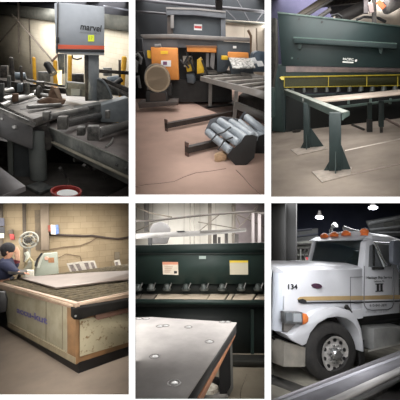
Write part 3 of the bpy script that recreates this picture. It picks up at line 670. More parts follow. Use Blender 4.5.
# roller racks
M_rol = mat('roller_blue_grey', (142, 150, 157), (124, 132, 140), 6, .4, .05)
M_blk2 = mat('black_end_plate', (34, 34, 35), (26, 26, 26), 6, .6)
def rack(label, rolls, plate, back, yd, ydb, bars, group='V roller racks on the floor'):
    root = thing('roller_rack', label, 'roller rack', P.y(plate[0][0], plate[0][1], yd), group)
    part('end_plate', MB().poly(plate, fy(yd), (.01, .02, 0)), M_blk2, root)
    if back: part('end_plate', MB().poly(back, fy(ydb), (.01, .02, 0)), M_gp, root)
    for (p, q, r) in rolls:
        part('roller', MB().lathe(P.y(*p, ydb - .02), P.y(*q, yd + .03) - P.y(*p, ydb - .02), [(0, r * .6), (0.005, r * .95), (.02, r), ((P.y(*q, yd + .03) - P.y(*p, ydb - .02)).length - .02, r), ((P.y(*q, yd + .03) - P.y(*p, ydb - .02)).length, r * .6)], 24), M_rol, root)
    for q in bars: part('spacer_bar', MB().path([P.y(a, b, d) for a, b, d in q], .012), M_drk, root)
r_ = .062
rack('second roller rack, cut by the right edge behind the nearer one', [((239, 122), (259, 139), r_), ((246, 117), (268, 134), r_), ((252, 126), (264, 137), r_)],
     [(254, 160), (256, 143), (259, 136), (268, 133), (268, 160), (262, 162)], [(233, 128), (244, 111.5), (246, 112), (235, 130)], 4.1, 4.7, [])
rack('nearer roller rack, six blue-grey tubes with a black end plate in front', [((207.6, 132), (230.6, 151), r_), ((213.6, 126), (239, 143.5), r_), ((219.6, 121), (247, 139), r_), ((225, 128), (246, 143), r_), ((231, 122), (253, 137), r_), ((238, 128), (255, 139), r_ * .9)],
     [(226.6, 156), (232.6, 149), (240, 143), (245, 135.6), (252, 135), (257, 137), (254, 158), (247, 164.6), (237, 167)], [(204.8, 131), (210, 119.5), (221, 116.5), (238, 119), (236, 131), (220, 136), (208, 137)], 3.62, 4.35,
     [[(209, 143, 3.85), (216, 135, 3.85), (224, 132, 3.85), (231, 127, 3.85)], [(218, 150, 3.7), (224, 141, 3.7), (233, 137, 3.7)]])
# floor cracks
M_crack = mat('crack_dark', (110, 92, 84), rough=.9)
for i, q in enumerate([[(135, 187), (146, 184.6), (158, 183.6), (174, 181.6), (184, 177), (196, 172.8), (212, 171)], [(236, 170), (244, 178), (252, 187), (262, 196)], [(212, 171), (226, 168.6)]]):
    struct('trim_2%d' % i, MB().path([P.g(a, b, .001) for a, b in q], .006, 5), M_crack)
side_fill(B2, False, [(9.5, 12.2, 8)], (1, .98, .95), .02, .2); side_fill(B2, True, [(1.5, 3.2, 5.0)], (1, .98, .95)); side_fill(B2, False, [(1.5, 3.2, 3.4)], (1, .98, .95))
fill_strips(B2, 200, [(1.6, 3, 4), (3, 5, 5), (5, 7.0, 5), (9, 12.2, 8)], (1, .97, .94))
# ================================================================== BAY 3: green plate shear
P = B3
struct('floor', MB().prism([Vector((-10, 1.5, 0)), Vector((10, 1.5, 0)), Vector((22, 22, 0)), Vector((-16, 22, 0))], (0, 0, -.1)), mat('grey_beige_concrete', (176, 164, 152), (140, 130, 122), 1.3, 0.8, bump=.08, lo=.3, hi=.75))
struct('wall_back', MB().poly([(255, 130), (420, 130), (420, -15), (255, -15)], fy(16), (0, .2, 0)), mat('dusk_wall', (40, 40, 62), (54, 52, 74), .8, .9))
M_grn = mat('shear_green', (26, 42, 43), (31, 48, 49), 2.5, .5, bump=.03)
M_grnd = mat('shear_dark_green', (30, 48, 46), (38, 56, 54), 4, .6)
M_grl = mat('faded_green', (74, 92, 88), (92, 108, 102), 8, .6)
L3 = hdir(766, 68); W3 = hdir(205, 68)          # along the shear; and away from the viewer across it
base = P.g(285.2, 132.5); L3 = (P.g(398, 118.8) - base).normalized(); PF = vp(base, base + L3); nF = Vector((-L3.y, L3.x, 0))
if nF.dot(W3) < 0: nF = -nF
def PFo(o): return (PF[0] + nF * o, PF[1])      # planes parallel to the shear front, o metres behind it
root = thing('plate_shear', 'long dark green plate shear with yellow finger guard', 'shear', base)
part('upper_beam', MB().poly([(277.4, 12), (420, 28.4), (420, 68.4), (281.6, 65.6)], PFo(0), nF * .35), M_grn, root, .01)
part('top_lip', MB().poly([(277.4, 11.6), (420, 27.9), (420, 29.2), (277.6, 13.2)], PFo(-.02), nF * .4), M_grl, root)
part('left_frame', MB().poly([(271.5, 64), (286, 64.5), (285.2, 132.5), (272, 131)], PFo(.01), nF * .4), M_grnd, root, .01)
part('side_cheek', MB().hexa([P.on(285.2, 132.5, PF), P.on(285.8, 66, PF), P.on(278, 66, PF), P.on(283.6, 131, PF)], [p + W3 * .9 for p in [P.on(285.2, 132.5, PF), P.on(285.8, 66, PF), P.on(278, 66, PF), P.on(283.6, 131, PF)]]), M_grn, root)
part('rail', MB().poly([(293.6, 37.2), (397, 43.6), (397, 48.8), (293.6, 42.8)], PFo(-.16), nF * .16), M_grn, root, .008)
for x0, y0 in ((298, 43.4), (379, 48)): part('rail_bracket', MB().poly([(x0, y0), (x0 + 4, y0 + .3), (x0 + 2.6, y0 + 5.6), (x0 + .8, y0 + 5.4)], PFo(-.1), nF * .1), M_grnd, root)
part('rail_edge', MB().poly([(293.4, 36.6), (397, 43), (397, 44), (293.4, 38)], PFo(-.165), nF * .165), mat('rail_edge_worn', (66, 86, 80), (70, 92, 88), 20, .6), root)
part('blade_slide', MB().poly([(283, 66), (420, 68.6), (420, 72.6), (283, 72)], PFo(.03), nF * .2), mat('slide_pink_grey', (138, 124, 122), (112, 104, 104), 5, .5, .2), root)
part('slide_under', MB().poly([(283, 72), (420, 72.4), (420, 76), (283, 76)], PFo(.05), nF * .2), M_grnd, root)
M_yg = mat('guard_yellow', (176, 158, 48), (150, 136, 40), 8, .5)
g = part('finger_guard', MB().poly([(283.6, 77.4), (420, 75), (420, 85.2), (283.6, 87.4)], PFo(-.02), nF * .015), mat('guard_mesh_olive', (60, 60, 32), (44, 48, 30), 40, .6), root)
part('guard_rail', MB().poly([(280.6, 76.4), (420, 74), (420, 75.2), (280.6, 77.7)], PFo(-.05), nF * .04), M_yg, g)
part('guard_rail', MB().poly([(284, 87), (420, 84.9), (420, 85.6), (284, 87.7)], PFo(-.05), nF * .04), M_yg, g)
for x in (284.4, 328.6, 367, 398): part('guard_post', MB().poly([(x - .3, 76.4), (x + .3, 76.4), (x + .1, 86.6), (x - .6, 86.6)], PFo(-.055), nF * .04), M_yg, g)
part('guard_end', MB().poly([(279.4, 77.6), (281.6, 76.4), (283.8, 77.4), (283.6, 80), (281.4, 79.8)], PFo(-.1), nF * .1), mat('guard_end_bright', (236, 222, 120), rough=.5), g)
part('hold_down_beam', MB().poly([(285, 87.4), (420, 84.6), (420, 92), (285, 93)], PFo(.12), nF * .2), M_drk, root)
for i in range(10):
    x = 292.6 + i * 11.4; y = 90.6 - i * .28; rr = .052 * (1 + i * .035)
    q = P.on(x, y, PFo(.0))
    part('hold_down', MB().cyl(q + Vector((0, 0, -.06)), q + Vector((0, 0, .06)), rr, rr * .8, 14), mat('clamp_grey', (66, 72, 72), (96, 100, 98), 12, .4, .4), root)
for x, y in [(299, 19), (322, 22), (298, 58.6)]:
    q = P.on(x, y, PFo(-.01)); part('bolt', MB().cyl(q, q + nF * .02, .025, n=8), M_black, root)
q = P.on(292, 58, PFo(-.015)); part('bolt', MB().cyl(q, q + nF * .02, .03, n=10), M_grl, root)
text_px('lettering', 'PACIFIC', (343, 60.2), (353.6, 60.8), (343, 57.8), PFo(-.006), mat('shear_letter_white', (210, 214, 210)), root, offset=.03)
part('name_bar', MB().poly([(342.6, 61.2), (353.4, 61.8), (353.4, 63.2), (342.6, 62.6)], PFo(-.006), nF * .004), mat('shear_letter_white', (210, 214, 210)), root)
q = P.on(356, 60.6, PFo(-.01)); part('round_badge', MB().cyl(q, q + nF * .008, .028), mat('shear_letter_white', (210, 214, 210)), root)
# table of the shear
part('table_top', MB().prism([P.g(a, b, .92) for a, b in [(307, 98.4), (420, 87.6), (420, 91.6), (322, 101.4)]], (0, 0, -.03)), mat('worn_table_pale', (196, 180, 166), (168, 156, 146), 4, .5, .15), root)
part('table_apron', MB().poly([(286, 94), (420, 92), (420, 99.4), (340, 106), (286, 102)], PFo(.05), nF * .05), M_grnd, root)
part('lower_body', MB().poly([(286, 96), (420, 92), (420, 116), (286, 132)], PFo(.03), nF * .2), mat('under_black', (22, 26, 26), rough=.8), root)
a_ = P.on(340, 108, PFo(-.45)); b_ = P.on(420, 97.6, PFo(-.45))
part('front_rail', MB().poly([(336, 106.6), (420, 96.6), (420, 98.6), (336, 109)], PFo(-.3), nF * .08), M_grl, root)
for x in (349, 371, 391): part('rail_bracket', MB().poly([(x - 1, 98.6), (x + 1, 98.4), (x + .6, 104), (x - 1.6, 104)], PFo(-.2), nF * .1), M_grl, root)
yl = P.g(381, 133).y; yl2 = P.g(370, 132).y
part('leg', MB().poly(quadpx(379, 101, 384, 127), fy(yl), (0, .12, 0)), M_grn, root, .005)
part('leg_screw', MB().poly(quadpx(380, 126, 383, 133), fy(yl + .02), (0, .05, 0)), M_irond, root)
part('leg', MB().poly(quadpx(367.6, 103, 372, 121), fy(yl2), (0, .1, 0)), M_grnd, root)
part('foot', MB().poly(quadpx(367, 119.6, 372.6, 132), fy(yl2 - .02), (0, .12, 0)), M_drk, root)
solo('floor_object', MB().lathe(P.g(296.6, 132, 0), (0, 0, 1), [(0, .12), (.05, .14), (.07, .05)]), M_irond, 'small dark round casting on the floor before the shear', 'casting')
# squaring arm on two stands
E1 = P.on(284, 89.6, PFo(-.03)); E2 = P.y(342, 112.6, P.g(336, 172).y)
root = thing('squaring_arm', 'long grey-green squaring arm running from the shear towards the viewer', 'arm', P.g(345, 175))
wA = (P.y(349, 110, E2.y + .06) - E2); wA.z = 0
top = [E1, E1 + wA, E2 + wA, E2]
part('top_plate', MB().prism(top, (0, 0, -.02)), mat('arm_top_worn', (150, 152, 144), (112, 122, 116), 9, .5, .2), root)
e0 = E1; e1 = E2
PA = vp(e0, e1); dA = (e1 - e0).normalized(); nA = Vector((-dA.y, dA.x, 0))
if nA.y < 0: nA = -nA
part('web', MB().prism(pts([(283, 89.8), (342, 112.8), (342, 120.5), (283, 94)], PA), nA * .02), mat('arm_web_green', (80, 96, 92), (66, 80, 78), 6, .6), root)
part('end_plate', MB().prism([E2, E2 + wA, E2 + wA - Vector((0, 0, .07)), E2 - Vector((0, 0, .11))], (.01, .01, 0)), M_grl, root)
part('scale_mark', MB().poly([(302.4, 98), (303.6, 98.4), (303.6, 101.4), (302.4, 101)], (PA[0] - nA * .005, PA[1]), (.0, .003, 0)), M_white, root)
def stand(label, top, col, gus, plate, yb):
    bb = P.g((col[0] + col[1]) / 2, yb); yd = bb.y
    root = thing('arm_stand', label, 'stand', bb, 'stands under the squaring arm')
    part('column', MB().poly([(col[0], col[2]), (col[1], col[2]), (col[1] + .5, yb), (col[0], yb)], fy(yd), (0, .12, 0)), M_grn, root, .005)
    part('gusset', MB().poly(gus, fy(yd + .05), (0, .015, 0)), M_grn, root)
    part('gusset', MB().prism([Vector((bb.x, yd - .14, .02)), Vector((bb.x, yd + .2, .02)), Vector((bb.x, yd + .02, .4))], (.015, 0, 0)), M_grnd, root)
    part('base_plate', MB().prism([P.g(a, b, .02) for a, b in plate], (0, 0, -.02)), mat('base_plate_grey', (158, 148, 138), (128, 120, 112), 7, .6, .2), root)
stand('farther green stand under the squaring arm', 0, (303.4, 309.6, 103), [(300, 149), (304, 141), (309, 130), (311, 128), (325, 148)], [(290.6, 149.4), (297.6, 155), (328, 148.4), (319, 143.6)], 149)
stand('nearer green stand under the end of the squaring arm', 0, (329, 341, 113), [(322.6, 172.6), (330, 160), (333, 150), (341, 144), (351, 170)], [(311.6, 171.2), (322, 182), (350, 174.6), (352, 166.6)], 172)
# floor strips
M_strip = mat('floor_channel', (112, 100, 92), (134, 122, 112), 6, .7)
struct('trim_30', MB().prism([P.g(a, b, .006) for a, b in [(322, 182.4), (345, 176.4), (420, 160), (420, 158.6), (345, 174.8)]], (0, 0, -.005)), M_strip)
struct('trim_31', MB().prism([P.g(a, b, .006) for a, b in [(345, 150), (420, 134), (420, 135), (345, 151)]], (0, 0, -.005)), mat('floor_line_pale', (196, 186, 176), rough=.7))
solo('scrap_bar', MB().beam(P.g(352, 124.6, .03), P.g(364, 129.6, .03), .04, .04), M_irond, 'short dark bar on the floor under the shear table', 'bar')
solo('scrap_bar', MB().beam(P.g(384, 118, .03), P.g(402, 127, .03), .04, .04), mat('brown_scrap', (110, 96, 90), rough=.7), 'brown strip on the floor right of the table leg', 'bar')
# background above
M_pd = mat('pale_duct', (104, 100, 98), (84, 82, 82), 5, .6)
BD = 9.5
root = thing('overhead_duct', 'pale pipe bundle sloping up behind the shear', 'duct', P.y(330, 20, BD))
part('pipe', MB().cyl(P.y(296, 18, BD), P.y(330, -4, BD), .09), mat('tan_pipe3', (96, 88, 80), rough=.6), root)
part('pipe', MB().cyl(P.y(302, 18, BD), P.y(335, -3, BD), .05), M_pd, root)
part('pipe', MB().cyl(P.y(318, 18, BD), P.y(331, 9, BD), .06), M_pd, root)
solo('wall_panel', MB().poly([(332, 24), (420, 30), (420, -4), (384, -4), (360, 4), (334, 12)], fy(13), (0, .1, 0)), mat('warm_wall_patch', (214, 204, 190), (176, 168, 160), 1.2, .8), 'pale wall surface behind the hoist at the upper right', 'wall panel')
solo('air_duct', MB().cyl(P.y(336, 20, 10.5), P.y(368, 5, 10.5), .17), mat('duct_grey', (112, 108, 107), (88, 86, 86), 3, .5), 'round grey air duct rising right behind the shear', 'duct')
solo('blue_roof_patch', MB().poly([(325, 0), (345, -4), (362, -4), (366, 4), (345, 12), (330, 14)], fy(12.5), (0, .1, 0)), mat('grey_truss_cloud', (90, 90, 92), (60, 62, 72), 3, .8), 'grey roof structure above the air duct', 'roof panel')
root = thing('hoist', 'grey hoist with orange arm hanging behind the shear', 'hoist', P.y(378, 24, 9))
part('mast', MB().poly(quadpx(372.6, -3, 376.6, 24), fy(9), (0, .15, 0)), M_irond, root)
part('mast', MB().poly(quadpx(364, -3, 368.4, 13), fy(9.1), (0, .15, 0)), mat('mast_grey', (110, 104, 106), rough=.6), root)
part('motor', MB().lathe(P.y(384, 8, 9), (1, .2, .3), [(0, .14), (.05, .18), (.3, .18), (.36, .1)]), mat('motor_grey', (120, 118, 116), (84, 82, 84), 5, .5), root)
part('orange_arm', MB().beam(P.y(377.6, 1, 8.8), P.y(384, 8, 8.8), .05, .09), mat('hoist_orange', (214, 98, 52), rough=.5), root)
part('hook_body', MB().poly([(368, 4), (373, 3), (374, 12), (370, 13)], fy(8.9), (0, .1, 0)), mat('pinkish_grey', (140, 124, 122), rough=.6), root)
for q in [[(331, 16), (338, 14), (342, 17), (341, 20)], [(356, 20), (364, 17), (378, 18), (386, 22)]]:
    part('hose', MB().path([P.y(a, b, 9.2) for a, b in q], .03), M_black, root)
solo('roof_beam', MB().beam(P.y(322, 2, 12), P.y(372, -4, 12), .2, .3), M_irond, 'dark roof beam over the duct', 'beam')
solo('roof_beam', MB().beam(P.y(384, 11, 11), P.y(404, 3, 11), .1, .15), M_irond, 'dark strut right of the hoist motor', 'beam')
solo('left_machine', MB().poly([(266, 18), (275.6, 18), (276.4, 62), (272, 90), (266, 90)], fy(8.2), (0, .3, 0)), mat('left_dark_mix', (24, 24, 23), (50, 48, 44), 8, .7), 'dark cluttered machine edge left of the shear', 'machine')  # mottled dark tone along the machine edge
solo('left_floor_box', MB().poly([(266, 88), (273, 88), (273, 118), (266, 116)], fy(7.6), (0, .3, 0)), M_grnd, 'green-black box at the left edge beside the shear frame', 'box')
side_fill(B3, True, [(1.5, 3.2, 6.0)], (1, .98, .95)); side_fill(B3, False, [(1.5, 3.2, 6.0)], (1, .98, .95))
fill_strips(B3, 335, [(1.6, 3, 9), (3, 5, 9), (5, 7.0, 6), (9, 12.4, 10)], (1, .98, .95))
# ================================================================== BAY 4: plasma cutting table
P = B4
struct('floor', MB().prism([Vector((-10, 1.5, 0)), Vector((10, 1.5, 0)), Vector((16, 20, 0)), Vector((-16, 20, 0))], (0, 0, -.1)), mat('tan_grey_concrete', (146, 132, 118), (124, 112, 102), 1.8, 0.85, bump=.08, lo=.3, hi=.75))
WD = 9.5
wpl = (Vector((0, WD, 0)), Vector((-.12, 1, 0)).normalized())
M_bl4 = brick_mat('tan_block_wall', (154, 137, 110), (164, 147, 120), (140, 124, 98), (1, .12, 0), .40, .2, .007, nc=(122, 106, 82), nmix=.6, nscale=1.6)
struct('wall_back', MB().poly([(-20, 330), (160, 330), (160, 190), (-20, 190)], wpl, (0, .2, 0)), M_bl4)
def w4(o): return (wpl[0] - Vector((0, o, 0)), wpl[1])
solo('wall_column', MB().poly([(40, 196), (48.6, 196), (49, 250), (41, 250)], w4(.25), (0, .25, 0)), mat('column_tan_grey', (128, 114, 98), (112, 100, 86), 2, .8), 'tan-grey wall column behind the control machine', 'column', bev=.01)
solo('dark_strip', MB().poly([(22, 196), (25.4, 196), (26.6, 262), (23.4, 262)], w4(.08), (0, .06, 0)), mat('dark_wall_strip', (84, 74, 62), (70, 62, 54), 3, .8), 'narrow dark strip running down the wall left of the fan', 'strip')
solo('dark_strip', MB().poly([(-1, 196), (2.4, 196), (3, 256), (-1, 256)], w4(.08), (0, .06, 0)), mat('dark_wall_strip', (84, 74, 62), (70, 62, 54), 3, .8), 'dark strip on the wall at the left edge', 'strip')
solo('grey_board', MB().poly([(34.6, 210), (40.6, 210), (41, 250), (35.6, 250)], w4(.04), (0, .03, 0)), mat('board_grey', (92, 84, 72), (120, 106, 88), 3, .85), 'darker grey board beside the column', 'board')  # darker grey-brown board left of the column
line4 = lambda n, l, r, m, lb, c, o, g=None: solo(n, MB().path([P.on(a, b, w4(o)) for a, b in l], r), m, lb, c, g)
line4('wall_conduit', [(49, 234.4), (64, 235.2), (84, 236), (92, 235.6), (106, 237.8), (118, 239), (130, 237)], .035, mat('dark_conduit', (62, 50, 44), rough=.6), 'thick dark cable running along the block wall', 'cable', .06)
line4('wall_cable', [(48, 250), (64, 247), (80, 245.6), (90, 242), (98, 237)], .014, mat('thin_dark_cable', (104, 86, 68), rough=.7), 'thin cable rising right to the dark cable', 'cable', .05)
line4('wall_cable', [(58, 258), (66, 254), (80, 256), (82, 262)], .012, mat('thin_dark_cable', (104, 86, 68), rough=.7), 'thin loose cable above the pictures', 'cable', .05)
bx = thing('first_aid_box', 'small red, white and blue box fixed on the wall right of the column', 'box', P.on(54, 234, w4(.3)))
part('box_body', MB().poly([(50.6, 224.6), (55.2, 225), (55.6, 234.6), (51, 234.2)], w4(.3), (0, .28, 0)), mat('box_white', (206, 200, 190), rough=.6), bx)
part('blue_face', MB().poly([(55.2, 225), (58.2, 224.6), (59, 233.4), (55.6, 234.6)], w4(.3), (0, .28, 0)), mat('box_blue', (70, 100, 160), (110, 130, 170), 10, .6), bx)
part('red_side', MB().poly([(47.8, 225.4), (50.6, 224.6), (51, 232), (48.4, 231.4)], w4(.28), (0, .26, 0)), mat('box_red', (130, 62, 48), rough=.7), bx)
solo('wall_board', MB().poly([(-1, 218), (4, 218), (4.4, 226), (-1, 226)], w4(.15), (0, .05, 0)), mat('board_slate', (74, 74, 84), rough=.7), 'slate-coloured board at the left edge of the wall', 'board')
solo('wall_board', MB().poly([(-1, 227), (4.4, 227), (4.6, 237), (-1, 237)], w4(.15), (0, .05, 0)), mat('board_dark', (54, 54, 58), rough=.7), 'dark board below the slate board', 'board')
solo('paper_note', MB().poly([(-1, 233.4), (4, 233.4), (4, 238), (-1, 238)], w4(.2), (0, .01, 0)), mat('note_cream', (196, 190, 172), rough=.8), 'cream paper note on the dark board', 'paper')
solo('fire_alarm', MB().poly([(9.4, 234), (13.6, 234), (14.6, 239.6), (10.4, 240)], w4(.15), (0, .1, 0)), mat('alarm_red', (176, 62, 58), (130, 50, 50), 8, .6), 'small red alarm box on the wall above the person', 'alarm box', bev=.01)
solo('switch_box', MB().poly([(8.6, 229.6), (13, 229.6), (13, 234), (8.6, 234)], w4(.15), (0, .1, 0)), mat('switch_brown', (78, 66, 56), rough=.7), 'brown switch box directly above the red alarm box', 'switch box')
# fan
root = thing('fan', 'round grey pedestal fan standing before the wall', 'fan', P.y(29, 268, 8.3))
c0 = P.y(29, 240, 8.3); ry = (P.y(29, 232.2, 8.3) - c0).length
part('guard_ring', MB().path([c0 + Vector((math.cos(t * math.pi / 12) * ry, 0, math.sin(t * math.pi / 12) * ry)) for t in range(25)], .028, 6), mat('fan_ring', (140, 138, 128), rough=.5, metal=.1), root)
part('inner_ring', MB().path([c0 + Vector((math.cos(t * math.pi / 12) * ry * .6, -.05, math.sin(t * math.pi / 12) * ry * .6)) for t in range(25)], .014, 6), mat('fan_ring', (118, 116, 106), rough=.5, metal=.3), root)
part('hub', MB().lathe(c0 + Vector((0, .1, 0)), (0, -1, 0), [(0, .06), (.1, .08), (.18, .05)]), M_irond, root)
for i in range(4):
    a = i * math.pi / 2 + .4; d1 = Vector((math.cos(a), 0, math.sin(a))); d2 = Vector((-math.sin(a), .25, math.cos(a)))
    part('blade', MB().prism([c0 + d1 * .05, c0 + d1 * ry * .85 - d2 * .02, c0 + d1 * ry * .8 + d2 * .13, c0 + d1 * .05 + d2 * .06], (0, .008, 0)), mat('fan_blade', (96, 92, 84), rough=.5, metal=.4), root)
for i in range(12):
    a = i * math.pi / 6; part('guard_wire', MB().cyl(c0 + Vector((0, -.06, 0)), c0 + Vector((math.cos(a) * ry, 0, math.sin(a) * ry)), .006, n=5), mat('fan_ring', (118, 116, 106), rough=.5, metal=.3), root)
part('pole', MB().cyl(c0 + Vector((0, .08, -ry)), P.y(29, 275, 8.38), .03), mat('fan_ring', (118, 116, 106), rough=.5, metal=.3), root)
part('motor_housing', MB().poly([(22.6, 236), (25.6, 232.6), (30, 233), (26, 238), (25, 246), (22.6, 243)], fy(8.45), (0, .1, 0)), M_irond, root, .01)
# control machine
root = thing('plasma_controller', 'grey-green plasma control cabinet with a sloped black edge', 'control cabinet', P.y(48, 280, 7.8))
part('cabinet', MB().poly([(36.6, 268), (42.6, 254), (57, 252.6), (58.4, 272), (58.4, 282), (34, 282)], fy(7.8), (0, .4, 0)), mat('cabinet_green_grey', (134, 140, 128), (146, 150, 138), 3, .5), root, .015)
part('black_edge', MB().poly([(34.4, 266), (36.4, 259), (41, 253), (42.8, 253.6), (38.4, 260), (36.2, 267)], fy(7.75), (0, .12, 0)), M_black, root)
part('edge_grey', MB().poly([(36.6, 268), (40.2, 258), (42.6, 254.2), (44, 254.2), (39.4, 268)], fy(7.78), (0, .1, 0)), mat('cab_light', (170, 172, 160), rough=.5), root)
part('warning_plate', MB().poly([(48, 257.6), (54, 257.6), (54.4, 262.6), (48.4, 262.6)], fy(7.79), (0, .01, 0)), mat('plate_brown_orange', (164, 116, 74), (130, 90, 62), 12, .6), root)
part('red_lamp', MB().lathe(P.y(46.6, 258.4, 7.8), (0, -1, 0), [(0, .05), (.03, .04)]), mat('pinkish_button', (190, 150, 130), rough=.5), root)
part('base', MB().poly([(30, 262), (37, 262), (36, 282), (22, 282), (24, 268)], fy(8.0), (0, .3, 0)), mat('base_pale', (120, 120, 108), (150, 148, 134), 8, .6), root)
part('tube', MB().path([P.y(a, b, 7.7) for a, b in [(24, 268), (26, 262), (30, 258), (33, 262), (33, 270)]], .03), mat('hose_yellowish', (150, 140, 108), rough=.6), root)
part('tube', MB().path([P.y(a, b, 7.9) for a, b in [(26, 252), (28, 256), (27, 262)]], .05), mat('cab_light', (170, 172, 160), rough=.5), root)
solo('parts_box', MB().poly([(25, 270.6), (33, 270.6), (33.6, 279), (25.6, 279)], fy(6.9), (0, .2, 0)), mat('white_box', (176, 172, 160), rough=.6), 'pale box in front of the control cabinet', 'box', bev=.01)
# pictures / framed sheets
def sheet(px, d, label, cols):
    root = thing('framed_sheet', label, 'framed sheet', P.y(px[0][0], px[0][1], d), 'framed sheets leaning on the block wall')
    part('frame', MB().poly(px, fy(d), (0, .04, 0)), mat('sheet_white', (190, 184, 172), (160, 154, 146), 9, .6), root)
    for q, c in cols: part('print', MB().poly(q, fy(d - .01), (0, .01, 0)), c, root)
M_prd = mat('print_dark', (84, 76, 74), (130, 120, 116), 20, .6)
sheet([(66.6, 263.6), (82, 261.6), (86.4, 272.6), (72, 276)], 7.7, 'white printed sheet leaning left of two beside the cabinet', [([(69, 265), (73, 264.4), (77, 272), (73, 273.6)], M_prd), ([(75, 264), (79, 263.4), (82.6, 270.6), (79, 271.4)], M_prd)])
sheet([(82, 261.6), (94.6, 260.6), (98, 270), (86, 271.6)], 7.9, 'white printed sheet leaning right of the first one', [([(84, 263), (88, 262.6), (90, 269), (87, 270)], M_prd), ([(90.4, 262.4), (93.4, 262.2), (95.6, 268.4), (92.6, 268.8)], M_prd)])
sheet([(114, 261), (119.6, 259.6), (122.6, 270), (117, 271)], 7.9, 'narrow framed sheet standing alone near the right edge', [([(115, 262.4), (117.6, 261.6), (120, 269.4), (118, 270)], M_prd)])
solo('outlet_box', MB().poly(quadpx(115, 252, 119.6, 259), w4(.1), (0, .08, 0)), mat('outlet_grey', (118, 108, 92), rough=.7), 'small grey outlet box on the block wall above the narrow framed sheet', 'outlet')

# the cutting table
# two faces meet at the near corner; corner edge at x ~ 75
top = 301.5; cornr = P.g(75.5, 363.6, 0.14)
ZT = P.on(75.5, 303, vp(cornr, cornr + Vector((1, 0, 0)))).z
kL = P.g(-6, 280.4, ZT); k0 = P.g(75.5, 303, ZT); k1 = P.g(134, 291, ZT)
dL = (kL - k0).normalized(); dR = (k1 - k0).normalized()
LEN = (kL - k0).length
a0 = Vector((k0.x, k0.y, 0)); aL = Vector((kL.x, kL.y, 0)); aR = a0 + dR * 3.0
PLL = vp(a0, aL); PLR = vp(a0, aR)
back = aL + dR * 3.0
def inn(p, c, t): return p.lerp(c, t)
root = thing('cutting_table', 'weathered plasma cutting table with rusty corner and blue lettering', 'cutting table', Vector((a0.x, a0.y, 0)))
M_side = mat('weathered_cream_green', (152, 146, 126), (128, 120, 98), 4, .7, bump=.05, lo=.4, hi=.72)
M_rusty = mat('rusty_brown_wood', (132, 98, 64), (100, 76, 50), 5, .75, lo=.35, hi=.7)
M_rim = mat('rim_pink_tan', (140, 118, 100), (116, 98, 82), 6, .6)
inL = Vector((-dL.y, dL.x, 0)); inL = inL if inL.dot(dR) > 0 else -inL
inR = Vector((-dR.y, dR.x, 0)); inR = inR if inR.dot(dL) > 0 else -inR
part('side_wall', MB().prism(pts([(3, 288), (75.5, 309), (75.5, 364), (8, 326.6)], PLL), inL * .05), M_side, root)
part('end_wall', MB().prism(pts([(75.5, 309), (150, 295), (150, 339.6), (75.5, 363.4)], PLR), inR * .05), M_rusty, root)
part('corner_post', MB().prism(pts([(67, 307), (75.7, 309), (75.7, 364.6), (67.4, 359.4)], (PLL[0] - inL * .012, PLL[1])), inL * .03), M_rusty, root)
part('painted_panel', MB().prism(pts([(80, 320), (150, 305.6), (150, 336), (80, 356.6)], (PLR[0] - inR * .012, PLR[1])), inR * .02), mat('peeling_paint', (156, 148, 124), (112, 90, 62), 22, .75, bump=.2, lo=.56, hi=.66), root)
# rim: flat lip and its hanging face
part('rim', MB().prism(pts([(-8, 281), (75.5, 303.4), (75.5, 309.6), (-8, 287)], (PLL[0] - inL * .05, PLL[1])), inL * .05), M_rim, root, .004)
part('rim', MB().prism(pts([(75, 303.4), (150, 287.8), (150, 295.6), (75, 309.6)], (PLR[0] - inR * .05, PLR[1])), inR * .05), M_rim, root, .004)
def lip(p, q, n, w): return MB().prism([p, q, q + n * w, p + n * w], (0, 0, -.02))
kLo = k0 + dL * LEN
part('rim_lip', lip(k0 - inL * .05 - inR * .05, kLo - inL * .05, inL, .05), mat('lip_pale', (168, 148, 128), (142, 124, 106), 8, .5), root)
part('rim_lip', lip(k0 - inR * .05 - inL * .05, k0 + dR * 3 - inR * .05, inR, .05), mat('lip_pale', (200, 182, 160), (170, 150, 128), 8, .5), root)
M_grate = mat('burnt_grating', (46, 40, 32), (84, 74, 58), 22, .8, bump=.5, lo=.42, hi=.6)
part('grating', MB().prism([k0 + dL * .02 + dR * .02 - Vector((0, 0, .05)), kLo - Vector((0, 0, .05)), kLo + dR * 3 - Vector((0, 0, .05)), k0 + dR * 3 - Vector((0, 0, .05))], (0, 0, -.1)), M_grate, root)
for i in range(int((LEN - .2) / .15)):
    s = k0 + dL * (.12 + i * .15)
    part('slat', MB().beam(s + dR * .08 - Vector((0, 0, .03)), s + dR * 2.9 - Vector((0, 0, .03)), .012, .06), mat('slat_burnt', (66, 58, 44), (96, 86, 66), 16, .8, bump=.3), root)
text_px('lettering', 'accu-kut', (17, 312.6), (47.6, 324.6), (17, 306.4), (PLL[0] - inL * .006, PLL[1]), mat('lettering_violet', (74, 70, 124), (110, 104, 140), 30, .7), root, offset=.035)
for x in (45.6, 62): part('seam', MB().prism(pts([(x, 301 + (x - 45) * .28), (x + .6, 301.2 + (x - 45) * .28), (x + .6, 348 + (x - 45) * .5), (x, 347.4 + (x - 45) * .5)], (PLL[0] - inL * .004, PLL[1])), inL * .003), mat('seam_dark', (120, 110, 90), rough=.8), root)
part('bottom_strip', MB().prism(pts([(8, 322), (75.5, 357.6), (75.5, 364.4), (8, 327)], (PLL[0] - inL * .014, PLL[1])), inL * .012), mat('strip_cream', (146, 136, 112), (124, 112, 90), 6, .7), root)
blk = part('black_rail', MB().prism(pts([(73.4, 309), (150, 296), (150, 303), (98, 314.6), (80, 320), (73.6, 319.6)], (PLR[0] - inR * .16, PLR[1])), inR * .14), mat('rail_black', (12, 11, 10), (20, 18, 16), 8, .9, spec=.1), root, .008)
